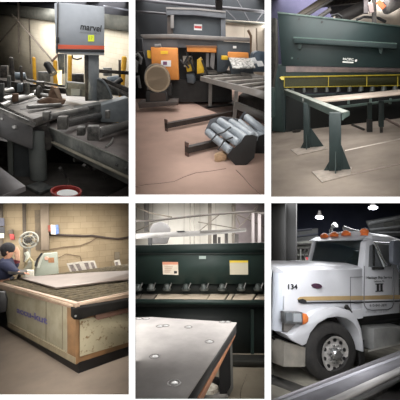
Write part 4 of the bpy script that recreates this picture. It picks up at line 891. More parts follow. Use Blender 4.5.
part('rail_wheel', MB().cyl(P.on(75.6, 316, (PLR[0] - inR * .2, PLR[1])), P.on(75.6, 316, (PLR[0] - inR * .16, PLR[1])), .012), M_iron, blk)
part('brown_bracket', MB().prism(pts([(96, 313), (150, 301), (150, 307), (98, 320), (96, 319)], (PLR[0] - inR * .1, PLR[1])), inR * .08), mat('bracket_red_brown', (84, 58, 46), rough=.7), blk)
for t in (1.9, 3.6):
    for s in (.2, 2.5):
        c = a0 + dL * t + dR * s; part('foot', MB().box((c.x, c.y, .07), (.1, .1, .14)), M_irond, root)
part('underbody', MB().prism([a0 + dL * .05 + dR * .05, a0 + dL * LEN + dR * .05, a0 + dL * LEN + dR * 3, a0 + dL * .05 + dR * 3], (0, 0, .2)), M_black, root)  # black box stands in for the shadow under the table
part('end_far', MB().prism([aL, aL + dR * 3, aL + dR * 3 + Vector((0, 0, ZT - .1)), aL + Vector((0, 0, ZT - .1))], inR * -.05), M_side, root)
# steel sheet lying on the table
sz = ZT + .035
solo('steel_sheet', MB().prism([P.g(a, b, sz) for a, b in [(19, 277.4), (56, 287.4), (140, 277.4), (140, 270), (90, 272.4)]], (0, 0, -.02)), mat('sheet_pinkish_grey', (112, 101, 94), (98, 88, 82), 3, .5, .2), 'large grey steel sheet lying on the cutting table', 'steel sheet')
# left edge bits
solo('hose_coil', MB().path([P.g(a, b, .45) for a, b in [(-1, 304), (2, 309), (5, 306), (7, 300), (4.6, 297)]], .02), mat('pale_hose', (190, 190, 184), rough=.5), 'pale hose loop hanging at the left end of the cutting table', 'hose')
solo('black_stand', MB().poly([(-2, 292), (4.6, 292), (7, 300), (6, 312), (-2, 313)], fy(5.2), (0, .1, 0)), M_black, 'black stand foot at the left end of the table', 'stand', bev=.01)

# person
PY = 6.3
def yp(x, y, o=0): return P.y(x, y, PY + o)
root = thing('person', 'person in a navy jacket and black cap working behind the cutting table', 'person', (P.y(5, 280, PY).x, PY, 0))
def skinned(name, chain, edges, radii, m, parent, sub=2, rootv=0):
    me = bpy.data.meshes.new(name); po = org(parent)
    me.from_pydata([Vector(v) - po for v in chain], edges, [])
    o = bpy.data.objects.new(name, me); COL.objects.link(o)
    md = o.modifiers.new('s', 'SKIN'); md.use_smooth_shade = True
    for i, r_ in enumerate(radii):
        me.skin_vertices[0].data[i].radius = (r_, r_) if not isinstance(r_, tuple) else r_
    me.skin_vertices[0].data[rootv].use_root = True
    sb = o.modifiers.new('u', 'SUBSURF'); sb.levels = sb.render_levels = sub
    bpy.context.view_layer.update()
    m2 = bpy.data.meshes.new_from_object(o.evaluated_get(bpy.context.evaluated_depsgraph_get()))
    bpy.data.objects.remove(o); bpy.data.meshes.remove(me)
    m2.materials.clear(); m2.materials.append(m)
    for p_ in m2.polygons: p_.use_smooth = True; p_.material_index = 0
    ob = bpy.data.objects.new(name, m2); COL.objects.link(ob); ob.parent = parent
    ob['_o'] = list(po); ob['_b'] = parent['_b']
    return ob
M_skin = mat('skin', (176, 130, 104), (160, 114, 92), 8, .6); M_navy = mat('navy_cloth', (22, 27, 50), (30, 35, 60), 6, .85, bump=.2)
hp = yp(8.5, 252); hc = Vector((hp.x, PY, hp.z))
sh = yp(4, 263); nk = yp(7, 258)
pel = Vector((yp(0, 286).x, PY + .05, .95))
feet = [Vector((pel.x - .1, PY + .05, .07)), Vector((pel.x + .12, PY + .15, .07))]
knee = [Vector((pel.x - .08, PY - .02, .5)), Vector((pel.x + .12, PY + .08, .5))]
chest = Vector((sh.x - .03, PY + .02, sh.z - .12))
shN = Vector((sh.x + .04, PY - .17, sh.z)); shF = Vector((sh.x + .06, PY + .2, sh.z))
elN = yp(13, 271, -.2); haN = yp(20.5, 273.6, -.25)
elF = yp(16, 268, .15); haF = yp(16.6, 258, .1)
V = [pel, (pel + chest) / 2, chest, Vector((nk.x, PY, nk.z)), hc - Vector((0, 0, .05)), hc + Vector((.01, 0, .05)),
     shN, elN, haN, shF, elF, haF, knee[0], feet[0], knee[1], feet[1]]
E_ = [(0, 1), (1, 2), (2, 3), (3, 4), (4, 5), (2, 6), (6, 7), (7, 8), (2, 9), (9, 10), (10, 11), (0, 12), (12, 13), (0, 14), (14, 15)]
Rr = [.12, .12, .1, .055, .085, .09, .045, .04, .033, .045, .04, .033, .07, .045, .07, .045]
skinned('body', V, E_, Rr, M_skin, root)
# jacket over torso and arms
J = [pel + Vector((0, 0, -.14)), (pel + chest) / 2, chest, Vector((nk.x - .02, PY, nk.z - .03)), shN, elN, haN.lerp(elN, .25), shF, elF, haF.lerp(elF, .3)]
skinned('jacket', J, [(0, 1), (1, 2), (2, 3), (2, 4), (4, 5), (5, 6), (2, 7), (7, 8), (8, 9)], [.21, .215, .225, .085, .115, .085, .062, .115, .085, .062], M_navy, root)
skinned('trousers', [pel, knee[0], feet[0] + Vector((0, 0, .05)), knee[1], feet[1] + Vector((0, 0, .05))], [(0, 1), (1, 2), (0, 3), (3, 4)], [.17, .09, .065, .09, .065], mat('dark_trousers', (30, 32, 44), rough=.9), root)
part('cap', MB().ball(hc + Vector((-.015, 0, .07)), .125, 20, 12, (1.0, .9, .95)), mat('black_knit', (20, 20, 24), (30, 30, 34), 30, .95, bump=.4), root)
part('hair', MB().ball(hc + Vector((-.035, 0, .0)), .105, 16, 10, (.85, .85, .9)), mat('dark_hair', (32, 26, 24), rough=.9), root)
part('nose', MB().ball(hc + Vector((.1, 0, .0)), .018, 8, 6, (1.2, .8, 1)), M_skin, root)
for s in (-1, 1):
    part('ear', MB().ball(hc + Vector((-.005, s * .09, .0)), .026, 8, 6, (.7, .4, 1.1)), M_skin, root)
    part('eye', MB().ball(hc + Vector((.088, s * .035, .018)), .01, 8, 6), M_black, root)
part('mouth', MB().ball(hc + Vector((.085, 0, -.045)), .014, 8, 6, (.5, 1.6, .4)), mat('lips', (150, 90, 80), rough=.6), root)
def hand(w, d, up, name):
    d = Vector(d).normalized(); up = Vector(up).normalized(); s_ = d.cross(up).normalized()
    palm = [w, w + d * .045, w + d * .09]
    chain = list(palm); ed = [(0, 1), (1, 2)]; rad = [.026, (.038), .034]
    for i, (off, L) in enumerate([(-.03, .07), (-.01, .085), (.01, .08), (.03, .06)]):
        b = w + d * .075 + s_ * off; n = len(chain)
        chain += [b, b + d * (L * .5) + up * .004, b + d * L * .85 - up * .02]; ed += [(2, n), (n, n + 1), (n + 1, n + 2)]; rad += [.012, .010, .008]
    n = len(chain); b = w + d * .02 - s_ * .035
    chain += [b, b + d * .035 - s_ * .02, b + d * .06 - s_ * .022]; ed += [(0, n), (n, n + 1), (n + 1, n + 2)]; rad += [.014, .012, .009]
    skinned(name, chain, ed, rad, M_skin, root, 1)
hand(haF, (-.1, -.1, 1), (-1, 0, 0), 'hand'); hand(haN, (1, .0, -.1), (0, 0, 1), 'hand')
part('red_cuff', MB().cyl(haF.lerp(elF, .45), haF.lerp(elF, .15), .062, .056), mat('cuff_dark_red', (96, 36, 44), rough=.8), root)
solo('glove', MB().prism([P.y(a, b, PY + .02) for a, b in [(13.6, 248), (17.4, 246.6), (20, 252), (19.4, 261), (15.6, 260)]], (0, .03, 0)), mat('tan_glove', (196, 156, 132), (170, 130, 108), 12, .7), 'tan folded glove held up in front of the person', 'glove', bev=.008)
solo('control_tray', MB().prism([P.y(a, b, PY - .3) for a, b in [(8, 271.4), (24, 272.4), (25, 274.6), (8, 274)]], (0, .4, 0)), M_irond, 'dark tray the person leans over beside the table', 'tray')
solo('tray_post', MB().path([P.y(20, 274, 6.3), P.y(18, 279, 6.3)], .03), M_irond, 'dark post under the tray', 'post')
side_fill(B4, True, [(6, 8.5, 3)], (1, .97, .92), .02, .3); side_fill(B4, False, [(6, 8.5, 3)], (1, .97, .92), .02, .3); side_fill(B4, True, [(1.5, 3.2, 4.0)], (1, .97, .92)); side_fill(B4, False, [(1.5, 3.2, 5.0)], (1, .97, .92))
fill_strips(B4, 65, [(1.6, 3, 9), (3, 5, 7.5), (5, 7.8, 7)], (1, .97, .92))
# ================================================================== BAY 5: shear with ball table
P = B5
struct('floor', MB().prism([Vector((-7, 1.2, 0)), Vector((7, 1.2, 0)), Vector((12, 14, 0)), Vector((-12, 14, 0))], (0, 0, -.1)), mat('beige_concrete', (158, 148, 130), (140, 130, 114), 2, 0.8, bump=.08))
struct('wall_back', MB().poly([(110, 300), (290, 300), (290, 190), (110, 190)], fy(9), (0, .2, 0)), brick_mat('pale_siding', (206, 202, 194), (212, 208, 200), (170, 166, 158), (1, 0, 0), .55, 8.0, .012, offset=0, nc=(160, 156, 150)))
solo('wall_patch', MB().poly([(234, 203), (266, 203), (266, 246), (234, 246)], fy(8.9), (0, .05, 0)), mat('mauve_panel', (128, 118, 122), (146, 138, 138), 2, .7), 'greyish mauve wall panel behind the right end of the shear', 'wall panel')
def bx5(x0, x1, y0, y1, d, m, name, label, cat, dep=.1, group=None):
    return solo(name, MB().poly(quadpx(x0, y0, x1, y1), fy(d), (0, dep, 0)), m, label, cat, group)
M_post5 = mat('post_dark5', (62, 60, 58), (80, 76, 72), 4, .7)
bx5(144, 148.4, 200, 232, 8.4, M_post5, 'wall_post', 'dark post at the upper left behind the grey bag', 'post')
bx5(208, 211.6, 200, 246, 8.4, mat('post_mid5', (104, 98, 90), rough=.7), 'wall_post', 'brownish post in the middle of the pale wall', 'post')
bx5(189.4, 191, 200, 246, 8.6, mat('post_light5', (150, 146, 138), rough=.7), 'wall_post', 'pale thin post left of the brownish one, left of its twin', 'post')
bx5(193.6, 195, 200, 246, 8.6, mat('post_light5', (150, 146, 138), rough=.7), 'wall_post', 'pale thin post left of the brownish one, right of its twin', 'post')
bx5(232.4, 235.6, 200, 246, 8.4, mat('post_mid5', (104, 98, 90), rough=.7), 'wall_post', 'brownish post at the edge of the mauve panel', 'post')
def ln5(name, l, r, m, label, cat, d, group=None): return solo(name, MB().path([P.y(a, b, d) for a, b in l], r), m, label, cat, group)
ln5('upper_rail', [(134, 221), (152, 220.8), (200, 215.4), (250, 211.6), (266, 213.4)], .03, mat('rail_brown5', (46, 40, 35), rough=.6), 'dark brown rail crossing the pale wall', 'rail', 7.6)
ln5('thin_brace', [(137, 207), (150, 213), (172, 217)], .02, mat('brace_tan', (84, 76, 66), rough=.6), 'thin brace above the grey bag', 'brace', 8)
for i, (l, lb) in enumerate([([(198, 232), (220, 214)], 'thin wall brace rising right in the middle'), ([(198, 222), (240, 229)], 'thin wall brace falling right in the middle'), ([(232, 236), (258, 206)], 'thin wall brace rising right over the mauve panel'),
                 ([(236, 214), (266, 228)], 'thin wall brace falling right over the mauve panel'), ([(134, 232), (152, 224)], 'thin wall brace at the far left above the beam'), ([(232, 206), (240, 225)], 'thin wall brace just right of the last brownish post')]):
    ln5('wall_brace', l, .015, mat('brace_tan', (84, 76, 66), rough=.6), lb, 'brace', 8.2)
root = thing('grey_beam', 'long pale grey beam lying above the shear', 'beam', P.y(200, 236, 6.4))
part('beam', MB().poly([(132, 233.8), (200, 230.6), (246, 228.4), (246, 231.6), (200, 235.8), (132, 239)], fy(6.4), (0, .15, 0)), mat('beam_pale_grey', (120, 118, 116), (134, 132, 130), 5, .5), root)
part('dark_strip', MB().poly([(200, 230.8), (246, 228.6), (246, 230.4), (200, 233)], fy(6.38), (0, .02, 0)), M_post5, root)
part('end_bracket', MB().poly([(176, 231), (184, 230.6), (186, 232), (178, 232.4)], fy(6.38), (0, .02, 0)), M_black, root)
c_ = P.y(160, 232, 7.2)
solo('grey_bag', MB().poly([(149, 244), (150, 228), (153, 223.6), (160, 221.4), (166, 223.4), (169.6, 228), (169, 236), (166, 244)], fy(7.0), (0, .3, 0)), mat('bag_grey', (92, 90, 90), (102, 100, 100), 4, .7), 'round grey hood standing behind the shear at left', 'hood', bev=.03)
for i, (x0, x1, y0, y1, lb) in enumerate([(213, 217, 234, 243, 'small dark block on the shear, left of four'), (218, 220.6, 237, 243, 'smallest dark block on the shear'), (225, 228, 232, 242.6, 'dark upright block in the middle on the shear'), (235, 238.6, 234, 243, 'dark block near the mauve panel on the shear')]):
    bx5(x0, x1, y0, y1 + 2, 6.6, mat('block_grey5', (72, 68, 66), rough=.7), 'top_block', lb, 'block', .1, 'blocks standing behind the top edge of the shear')
bx5(148, 151.6, 238, 246, 6.3, M_black, 'top_block', 'black block at the left behind the shear top', 'block')
for x0, x1, lb in [(252, 254.4, 'left of the thin pale uprights at the right edge'), (258, 261, 'right of the thin pale uprights at the right edge')]:
    bx5(x0, x1, 212, 244, 7.6, mat('up_grey', (116, 110, 110), rough=.7), 'thin_upright', lb, 'post')
# shear
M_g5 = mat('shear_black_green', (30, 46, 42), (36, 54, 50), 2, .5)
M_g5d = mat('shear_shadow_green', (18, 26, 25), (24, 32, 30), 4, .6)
Y5 = 4.1
root = thing('green_shear', 'dark green shear with pale segmented bed and two warning signs', 'shear', P.y(200, 366, Y5 - .3))
part('upper_beam', MB().poly([(120, 246), (200, 244.4), (280, 242.6), (280, 284), (120, 284)], fy(Y5), (0, .6, 0)), M_g5, root)
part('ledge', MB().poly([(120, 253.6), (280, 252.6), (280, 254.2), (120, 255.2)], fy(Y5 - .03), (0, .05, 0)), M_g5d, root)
part('upper_plate', MB().poly([(120, 245.6), (200, 244), (280, 242.2), (280, 252.8), (120, 254)], fy(Y5 - .02), (0, .04, 0)), mat('shear_top_green', (24, 38, 36), (30, 44, 42), 3, .5), root)
s1 = part('warning_sign', MB().poly([(162.4, 262), (178, 262), (178.4, 275), (163, 274.4)], fy(Y5 - .012), (0, .01, 0)), mat('sign_cream', (222, 212, 196), (206, 194, 176), 10, .6), root)
part('sign_header', MB().poly([(162.4, 262), (178, 262), (178, 264.6), (162.6, 264.6)], fy(Y5 - .018), (0, .006, 0)), mat('header_orange', (206, 140, 112), rough=.6), s1)
for i in range(4): part('print_line', MB().poly(quadpx(164.6, 266.4 + i * 1.7, 173 - i, 267.2 + i * 1.7), fy(Y5 - .017), (0, .004, 0)), mat('print_tan', (186, 160, 140), rough=.6), s1)
part('pictogram', MB().poly(quadpx(174, 271, 177, 273.6), fy(Y5 - .017), (0, .004, 0)), M_black, s1)
s2 = part('warning_sign', MB().poly([(229.6, 261), (248, 261), (248.2, 274.6), (230, 274.6)], fy(Y5 - .012), (0, .01, 0)), mat('sign_grey_cream', (190, 182, 160), rough=.6), root)
part('sign_header', MB().poly([(229.6, 260.6), (248, 260.6), (248, 262.6), (229.6, 262.6)], fy(Y5 - .018), (0, .006, 0)), mat('header_yellow', (214, 186, 50), rough=.6), s2)
part('name_plate', MB().poly(quadpx(199, 256, 206, 259), fy(Y5 - .012), (0, .01, 0)), mat('plate_pale_green', (150, 164, 158), rough=.5), root)
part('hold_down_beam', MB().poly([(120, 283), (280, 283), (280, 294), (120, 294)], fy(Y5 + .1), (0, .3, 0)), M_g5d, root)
M_hd = mat('clamp_worn', (52, 60, 58), (96, 100, 98), 14, .4, .4)
for i, x in enumerate((138, 151, 167, 186, 204, 222, 241, 258)):
    c = P.y(x, 288, Y5 - .02); c2 = P.y(x, 284.6, Y5 - .02)
    hd = part('hold_down', MB().lathe((c.x, c.y, P.y(x, 290.4, Y5 - .02).z), (0, 0, 1), [(0, .06), (.025, .068), (.04, .05), (.09, .04), (.1, .02)], 16), M_hd, root)
    part('spring_bolt', MB().cyl((c.x + .04, c.y - .03, c.z), (c.x + .07, c.y - .03, c2.z + .03), .008), M_steel, hd)
ZT5 = P.y(200, 299, Y5 - .25).z
segs = [(120, 138, 0), (139, 153, 0), (154.6, 206, 1), (207, 224, 2), (226, 230.4, 2), (232, 252, 2), (254.4, 280, 1)]
for a_, b_, k in segs:
    w_ = 4
    part('bed_plate', MB().prism([P.g(a_, 299 + (.4 if k == 2 else 0), ZT5), P.g(b_, 299 + (.4 if k == 2 else 0), ZT5), P.g(b_ + w_, 293.6, ZT5), P.g(a_ + w_, 293.6, ZT5)], (0, 0, -.03)), mat('bed_pale', (226, 210, 188), (206, 190, 170), 6, .5, .1) if k else mat('bed_grey', (150, 140, 128), (120, 112, 104), 6, .5, .1), root)
part('bed', MB().prism([P.g(120, 299.8, ZT5 - .02), P.g(280, 299.8, ZT5 - .02), P.g(280, 292, ZT5 - .02), P.g(120, 292, ZT5 - .02)], (0, 0, -.1)), M_g5d, root)
part('bed_front', MB().poly([(120, 299.6), (280, 300.6), (280, 305.4), (120, 303.4)], fy(P.g(200, 299.8, ZT5).y - .01), (0, .05, 0)), M_g5, root)
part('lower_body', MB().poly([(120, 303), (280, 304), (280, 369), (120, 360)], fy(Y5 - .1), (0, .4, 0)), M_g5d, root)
part('lower_step', MB().poly([(226, 361), (280, 362), (280, 369), (226, 366)], fy(P.g(250, 367.6).y), (0, .2, 0)), mat('step_dark', (46, 46, 42), rough=.7), root)
part('body_seam', MB().poly(quadpx(251, 310, 254, 360), fy(Y5 - .13), (0, .03, 0)), M_g5, root)
# ball transfer table in the foreground
TZ5 = .86
root = thing('ball_table', 'grey steel table plate with ball holes in the foreground', 'table', P.g(200, 420))
tp = [P.g(a, b, TZ5) for a, b in [(128, 317.6), (152, 317), (236.6, 322.4), (178, 410), (128, 410)]]
M_tp = mat('table_plate_grey', (132, 128, 127), (158, 154, 151), 3, .75, 0, bump=.03, lo=.35, hi=.7)
part('table_plate', MB().prism(tp, (0, 0, -.012)), M_tp, root)
part('under_plate', MB().prism([p - Vector((0.0, 0, .012)) for p in [P.g(128, 319, TZ5), P.g(236.2, 323, TZ5), P.g(180, 406, TZ5), P.g(128, 410, TZ5)]], (0, 0, -.07)), M_black, root)
for (x, y) in [(146, 318.8), (160, 326.2), (165.4, 325.6), (188.4, 327), (222.6, 321.9), (227.6, 321.9), (154.6, 356.4), (174, 383), (209.4, 341.6), (139, 318.6), (199, 366.6)]:
    if (x, y) == (199, 366.6): continue
    c = P.g(x, y, TZ5)
    b_ = part('ball_cup', MB().lathe(c - Vector((0, 0, .004)), (0, 0, 1), [(0, .036), (.005, .036), (.006, .03), (.001, .026)], 20), mat('cup_dark', (58, 54, 52), rough=.5), root)
    part('ball', MB().ball(c + Vector((0.004, 0, -.004)), .02, 14, 10, (1, 1, .55)), mat('ball_chrome', (150, 150, 150), rough=.3, metal=.6), b_)
part('wood_strip', MB().beam(P.g(233.6, 333, .72), P.g(196, 402, .72), .035, .05), mat('orange_wood', (164, 112, 78), (136, 90, 62), 12, .6), root)
legb = P.y(226, 395, P.g(226, 395).y)
ly = P.g(226, 396).y
part('leg', MB().poly([(219.6, 350), (230.4, 334), (231, 386), (224, 397), (219.6, 397)], fy(ly), (0, .12, 0)), M_black, root)
part('leg_edge', MB().poly([(230, 334), (232, 334), (233.4, 388), (226.6, 402), (224, 402), (231, 386)], fy(ly - .01), (0, .02, 0)), mat('leg_grey', (100, 100, 96), rough=.5), root)
part('cross_rail', MB().poly([(206, 378), (220, 380), (220, 387), (203, 384)], fy(ly + .1), (0, .06, 0)), M_black, root)
solo('cloth_rag', MB().lathe(P.g(209, 391, 0), (0, 0, 1), [(0, .12), (.05, .1), (.08, .03)], 9), mat('rag_white', (190, 184, 170), (130, 122, 110), 20, .9), 'crumpled pale rag on the floor under the ball table', 'rag')
solo('dark_tray', MB().prism([P.g(a, b, .02) for a, b in [(198, 396), (206, 388), (228, 392), (228, 403), (196, 403)]], (0, 0, -.02)), mat('tray_mix', (70, 68, 66), (110, 106, 100), 14, .6), 'dark tray on the floor under the ball table', 'tray')
struct('trim_50', MB().path([P.g(a, b, .001) for a, b in [(247, 374), (244, 382), (241, 390), (240, 402)]], .004, 5), mat('crack5', (108, 98, 84), rough=.9))
side_fill(B5, True, [(5, 8, 5)], (1, .98, .95), .02, .25); side_fill(B5, False, [(5, 8, 5)], (1, .98, .95), .02, .25); side_fill(B5, True, [(1.5, 3.2, 2.4)], (1, .98, .95)); side_fill(B5, False, [(1.5, 3.2, 3.0)], (1, .98, .95))
fill_strips(B5, 200, [(1.5, 2.4, 2), (2.4, 3.6, 5.5), (5, 8, 7)], (1, .98, .95))
# ================================================================== BAY 6: white truck
P = B6
HY = 282
struct('floor', MB().prism([Vector((-10, 1.2, 0)), Vector((10, 1.2, 0)), Vector((22, 24, 0)), Vector((-22, 24, 0))], (0, 0, -.1)), mat('truck_bay_concrete', (134, 130, 118), (104, 100, 92), 2, 0.8, bump=.08))
struct('wall_back', MB().poly([(255, 330), (430, 330), (430, 190), (255, 190)], fy(19), (0, .2, 0)), mat('navy_dark_wall', (34, 38, 56), (44, 48, 64), .8, .9))
solo('steel_pillar', MB().poly(quadpx(262, 196, 285, 330), fy(9.2), (0, .4, 0)), mat('pillar_olive', (20, 19, 17), (26, 25, 22), 1.5, .6), 'broad dark olive steel pillar at the left edge', 'pillar', bev=.01)
solo('steel_pillar', MB().poly(quadpx(285.6, 196, 296, 330), fy(9.6), (0, .3, 0)), mat('pillar_brown', (26, 24, 22), (21, 20, 18), 1.5, .6), 'narrower brown-grey pillar beside the broad one', 'pillar', bev=.01)
M_bgg = mat('bg_grey', (92, 94, 92), (120, 120, 114), 3, .7)
root = thing('storage_rack', 'grey storage rack far behind the truck windshield', 'rack', P.y(302, 268, 13))
part('back_board', MB().poly([(294, 242), (312, 240), (312, 272), (294, 272)], fy(13.2), (0, .2, 0)), mat('rack_mid', (84, 86, 82), (106, 106, 98), 6, .7), root)
for y in (243.5, 248, 254.4, 260): part('shelf', MB().poly([(294, y), (312, y - .6), (312, y + .8), (294, y + 1.4)], fy(13), (0, .2, 0)), M_irond if y < 250 else M_bgg, root)
for x in (296, 300, 304, 308): part('upright', MB().poly(quadpx(x, 249, x + 1.2, 270), fy(12.95), (0, .1, 0)), M_irond if x != 300 else M_bgg, root)
for x0, y0 in [(297.4, 261), (301.6, 262), (305.4, 257)]: part('bin', MB().poly(quadpx(x0, y0, x0 + 2.6, y0 + 6), fy(12.9), (0, .1, 0)), mat('bin_pale', (150, 146, 136), rough=.7), root)
solo('roof_band', MB().poly([(366, 221), (408, 213), (408, 236), (372, 236)], fy(16.5), (0, .1, 0)), mat('band_grey6', (66, 68, 70), (92, 92, 90), 1.4, .8), 'grey wall band behind the trusses above the cab roof', 'wall panel')
solo('roof_band', MB().poly([(293, 232), (318, 228), (318, 242), (293, 245)], fy(16.5), (0, .1, 0)), mat('band_grey6', (66, 68, 70), (92, 92, 90), 1.4, .8), 'grey wall band left of the truck roof above the storage rack', 'wall panel')
solo('red_tag', MB().poly([(305.6, 257), (309, 257.6), (309, 260.4), (306.4, 259.6)], fy(12.6), (0, .05, 0)), mat('tag_red', (196, 60, 70), rough=.6), 'small red tag on the storage rack', 'tag')
for l, lb in [([(294, 231), (312, 229)], 'upper faint roof beam left of the truck roof'), ([(294, 237), (318, 234)], 'lower faint roof beam left of the truck roof')]:
    solo('roof_beam', MB().path([P.y(a, b, 15) for a, b in l], .06), mat('faint_beam', (36, 38, 46), rough=.8), lb, 'beam')
for l, r_, lb in [([(368, 224), (408, 216)], .09, 'faint grey roof truss chord at the upper right'), ([(370, 230), (408, 226)], .07, 'lower faint truss chord at the upper right'), ([(378, 233), (408, 232)], .05, 'faint pipe just above the cab roof')]:
    solo('roof_truss', MB().path([P.y(a, b, 15) for a, b in l], r_), mat('truss_grey6', (58, 60, 62), (74, 74, 72), 3, .8), lb, 'truss')
for i, (x0, y0, x1, y1) in enumerate([(384, 222, 393, 229), (395, 218, 402, 226)]):
    solo('lit_wall_patch', MB().poly(quadpx(x0, y0, x1, y1), fy(15.5), (0, .1, 0)), mat('patch_grey6', (70, 70, 66), rough=.8), ['grey patch of lit wall right above the cab roof', 'grey patch of lit wall at the right edge under the truss'][i], 'duct')  # patches of lit wall put in as plain grey boards
def highbay(x, y, rx, label, e):
    c = P.y(x, y, 14); r_ = (P.y(x + rx, y, 14) - c).length
    root = thing('high_bay_light', label, 'ceiling light', c, 'lit high bay lights')
    part('diffuser', MB().lathe(c, (0, 0, 1), [(-.06, r_ * .3), (-.05, r_ * .7), (0, r_ * .95), (.05, r_ * .9)], 24), mat('lamp_glow', (255, 255, 255), emit=(235, 240, 255), estr=12), root)
    part('housing', MB().lathe(c + Vector((0, 0, .05)), (0, 0, 1), [(0, r_ * .95), (.12, r_ * .5), (.3, r_ * .3)], 20), M_irond, root)
highbay(319.4, 217.6, 4.4, 'lit round high bay light above the windshield', 1); highbay(373, 208, 5, 'lit round high bay light at the upper right', 1)

# ---- truck frame
LD = hdir(830, HY); WD6 = hdir(60, HY)
if WD6.y < 0: WD6 = -WD6
g0 = P.g(332, 381); S = vp(g0, g0 + LD); nS = Vector((-LD.y, LD.x, 0))
if nS.dot(WD6) < 0: nS = -nS
UP = Vector((0, 0, 1))
def So(o): return (S[0] + nS * o, S[1])         # plane parallel to the truck side, o metres inwards (away from the viewer)
def sp(x, y, o=0): return P.on(x, y, So(o))
M_tw = mat('truck_white', (196, 197, 201), (188, 189, 194), 1.5, .28, spec=.5)
M_chr = mat('chrome', (190, 192, 192), rough=.18, metal=.95)
M_glass = mat('cab_glass', (20, 34, 34), rough=.06, spec=.7, alpha=.55)
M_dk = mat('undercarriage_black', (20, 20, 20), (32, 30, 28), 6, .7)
W_T = 2.1
root = thing('truck', 'white conventional semi truck with gold side stripe', 'truck', g0)
# hood side with fender cut-out
hood = [(284, 271.4), (300, 270.2), (330, 269.4), (363, 268.4), (363, 316.4), (357, 311), (350, 309.6), (340, 307.6), (328, 308), (316, 311.6), (306, 319), (299, 327), (292, 334), (284, 332)]
part('hood_side', MB().poly(hood, So(.02), nS * .5), M_tw, root, .02)
# hood crown and front corner: rounded strip turning to the grille
hl = (sp(278, 300) - sp(284, 300)).length
A1, A2 = [], []
for i in range(7):
    t = i / 6 * math.pi / 2; r6 = .13
    ctr = sp(284, 300) + nS * .15; off = -LD * math.sin(t) * r6 - nS * math.cos(t) * r6
    A1.append(ctr + off)
zt = sp(284, 271.6).z; zb = sp(284, 332).z
ring_t = [Vector((q.x, q.y, zt - .03)) for q in A1]; ring_b = [Vector((q.x, q.y, zb)) for q in A1]
inner = sp(284, 300) + nS * .16; inner2 = Vector((inner.x, inner.y, zt - .03)); inner3 = Vector((inner.x, inner.y, zb))
part('hood_corner', MB().hexa(ring_b + [inner3], ring_t + [inner2]), mat('hood_corner_shade', (176, 181, 190), rough=.3), root)  # crown shading put into a blue-grey copy of the truck white
# hood top, slightly crowned
near_a, near_b = sp(284, 271.4), sp(363, 268.4)
prof = [(0, 0), (.12, .05), (.35, .09), (W_T / 2, .1), (W_T - .35, .09), (W_T - .12, .05), (W_T, 0)]
a_l = [near_a + nS * (.02 + w) - LD * (.2 * math.sin(math.pi * w / W_T)) + UP * z for w, z in prof]; b_l = [near_b + nS * (.02 + w) + UP * z for w, z in prof]
v = a_l + b_l + [p - UP * .4 for p in a_l] + [p - UP * .4 for p in b_l]; n_ = len(prof)
fs = [[i, i + 1, n_ + i + 1, n_ + i] for i in range(n_ - 1)] + [[2 * n_ + i, 2 * n_ + i + 1, 3 * n_ + i + 1, 3 * n_ + i] for i in range(n_ - 1)] + \
     [[i, i + 1, 2 * n_ + i + 1, 2 * n_ + i] for i in range(n_ - 1)] + [[n_ + i, n_ + i + 1, 3 * n_ + i + 1, 3 * n_ + i] for i in range(n_ - 1)] + [[0, n_, 3 * n_, 2 * n_], [n_ - 1, 2 * n_ - 1, 4 * n_ - 1, 3 * n_ - 1]]
part('hood_top', MB().add(v, fs), M_tw, root)
# grille facing forwards
gp = ring_b[-1]
gpl = ppl(Vector((gp.x, gp.y, 0)) + nS * 0 - LD * .01, LD)
gr0 = Vector((gp.x, gp.y, 0)) + nS * .05
gz0 = P.on(274, 338, ppl(gr0, LD)).z; gz1 = zt - .02
gr = part('grille', MB().prism([gr0 + UP * gz0, gr0 + nS * 1.5 + UP * gz0, gr0 + nS * 1.5 + UP * gz1, gr0 + UP * gz1], LD * .1), mat('grille_dark', (54, 56, 60), rough=.5), root)
part('surround', MB().path([gr0 - LD * .01 + UP * gz0, gr0 - LD * .01 + UP * gz1, gr0 - LD * .01 + nS * 1.5 + UP * gz1], .035), M_chr, gr)
for i in range(12):
    z_ = gz0 + (gz1 - gz0) * (i + .5) / 12
    part('louvre', MB().beam(gr0 - LD * .015 + UP * z_, gr0 - LD * .015 + nS * 1.45 + UP * z_, .02, .03), M_chr, gr)
# bumper
b0 = sp(305, 357, -.02); bt = sp(305, 347.4, -.02).z; bb = sp(305, 366.6, -.02).z
bump = [b0, b0 - LD * .10, sp(290, 350, -.01)]
p1 = sp(305, 357, -.03); p2 = P.on(284, 355, So(-.0)); 
c1 = Vector((p1.x, p1.y, 0)); c2 = Vector((p2.x, p2.y, 0)); c3 = c2 - LD * .10 + nS * .25; c4 = c3 - LD * .06 + nS * 1.0; c5 = c4 + nS * .9 + LD * .1
outl = [c1, c2, c3, c4, c5]
def band(l, z0s, z1s, off):
    A = [q + UP * a for q, a in zip(l, z0s)]; Bb = [q + UP * a for q, a in zip(l, z1s)]
    n = len(l); A2 = [q + off for q in A]; B2_ = [q + off for q in Bb]
    vs = A + Bb + A2 + B2_; f = []
    for i in range(n - 1):
        f += [[i, i + 1, n + i + 1, n + i], [2 * n + i, 2 * n + i + 1, 3 * n + i + 1, 3 * n + i], [i, i + 1, 2 * n + i + 1, 2 * n + i], [n + i, n + i + 1, 3 * n + i + 1, 3 * n + i]]
    f += [[0, n, 3 * n, 2 * n], [n - 1, 2 * n - 1, 4 * n - 1, 3 * n - 1]]
    return MB().add(vs, f)
zt_ = sp(284, 342.6, -.02).z
part('bumper', band(outl, [bb] * 5, [bt, zt_, zt_ + .02, zt_ + .02, zt_], LD * .06 + nS * .04), mat('bumper_steel', (186, 180, 170), (160, 156, 148), 4, .32, .6), root)
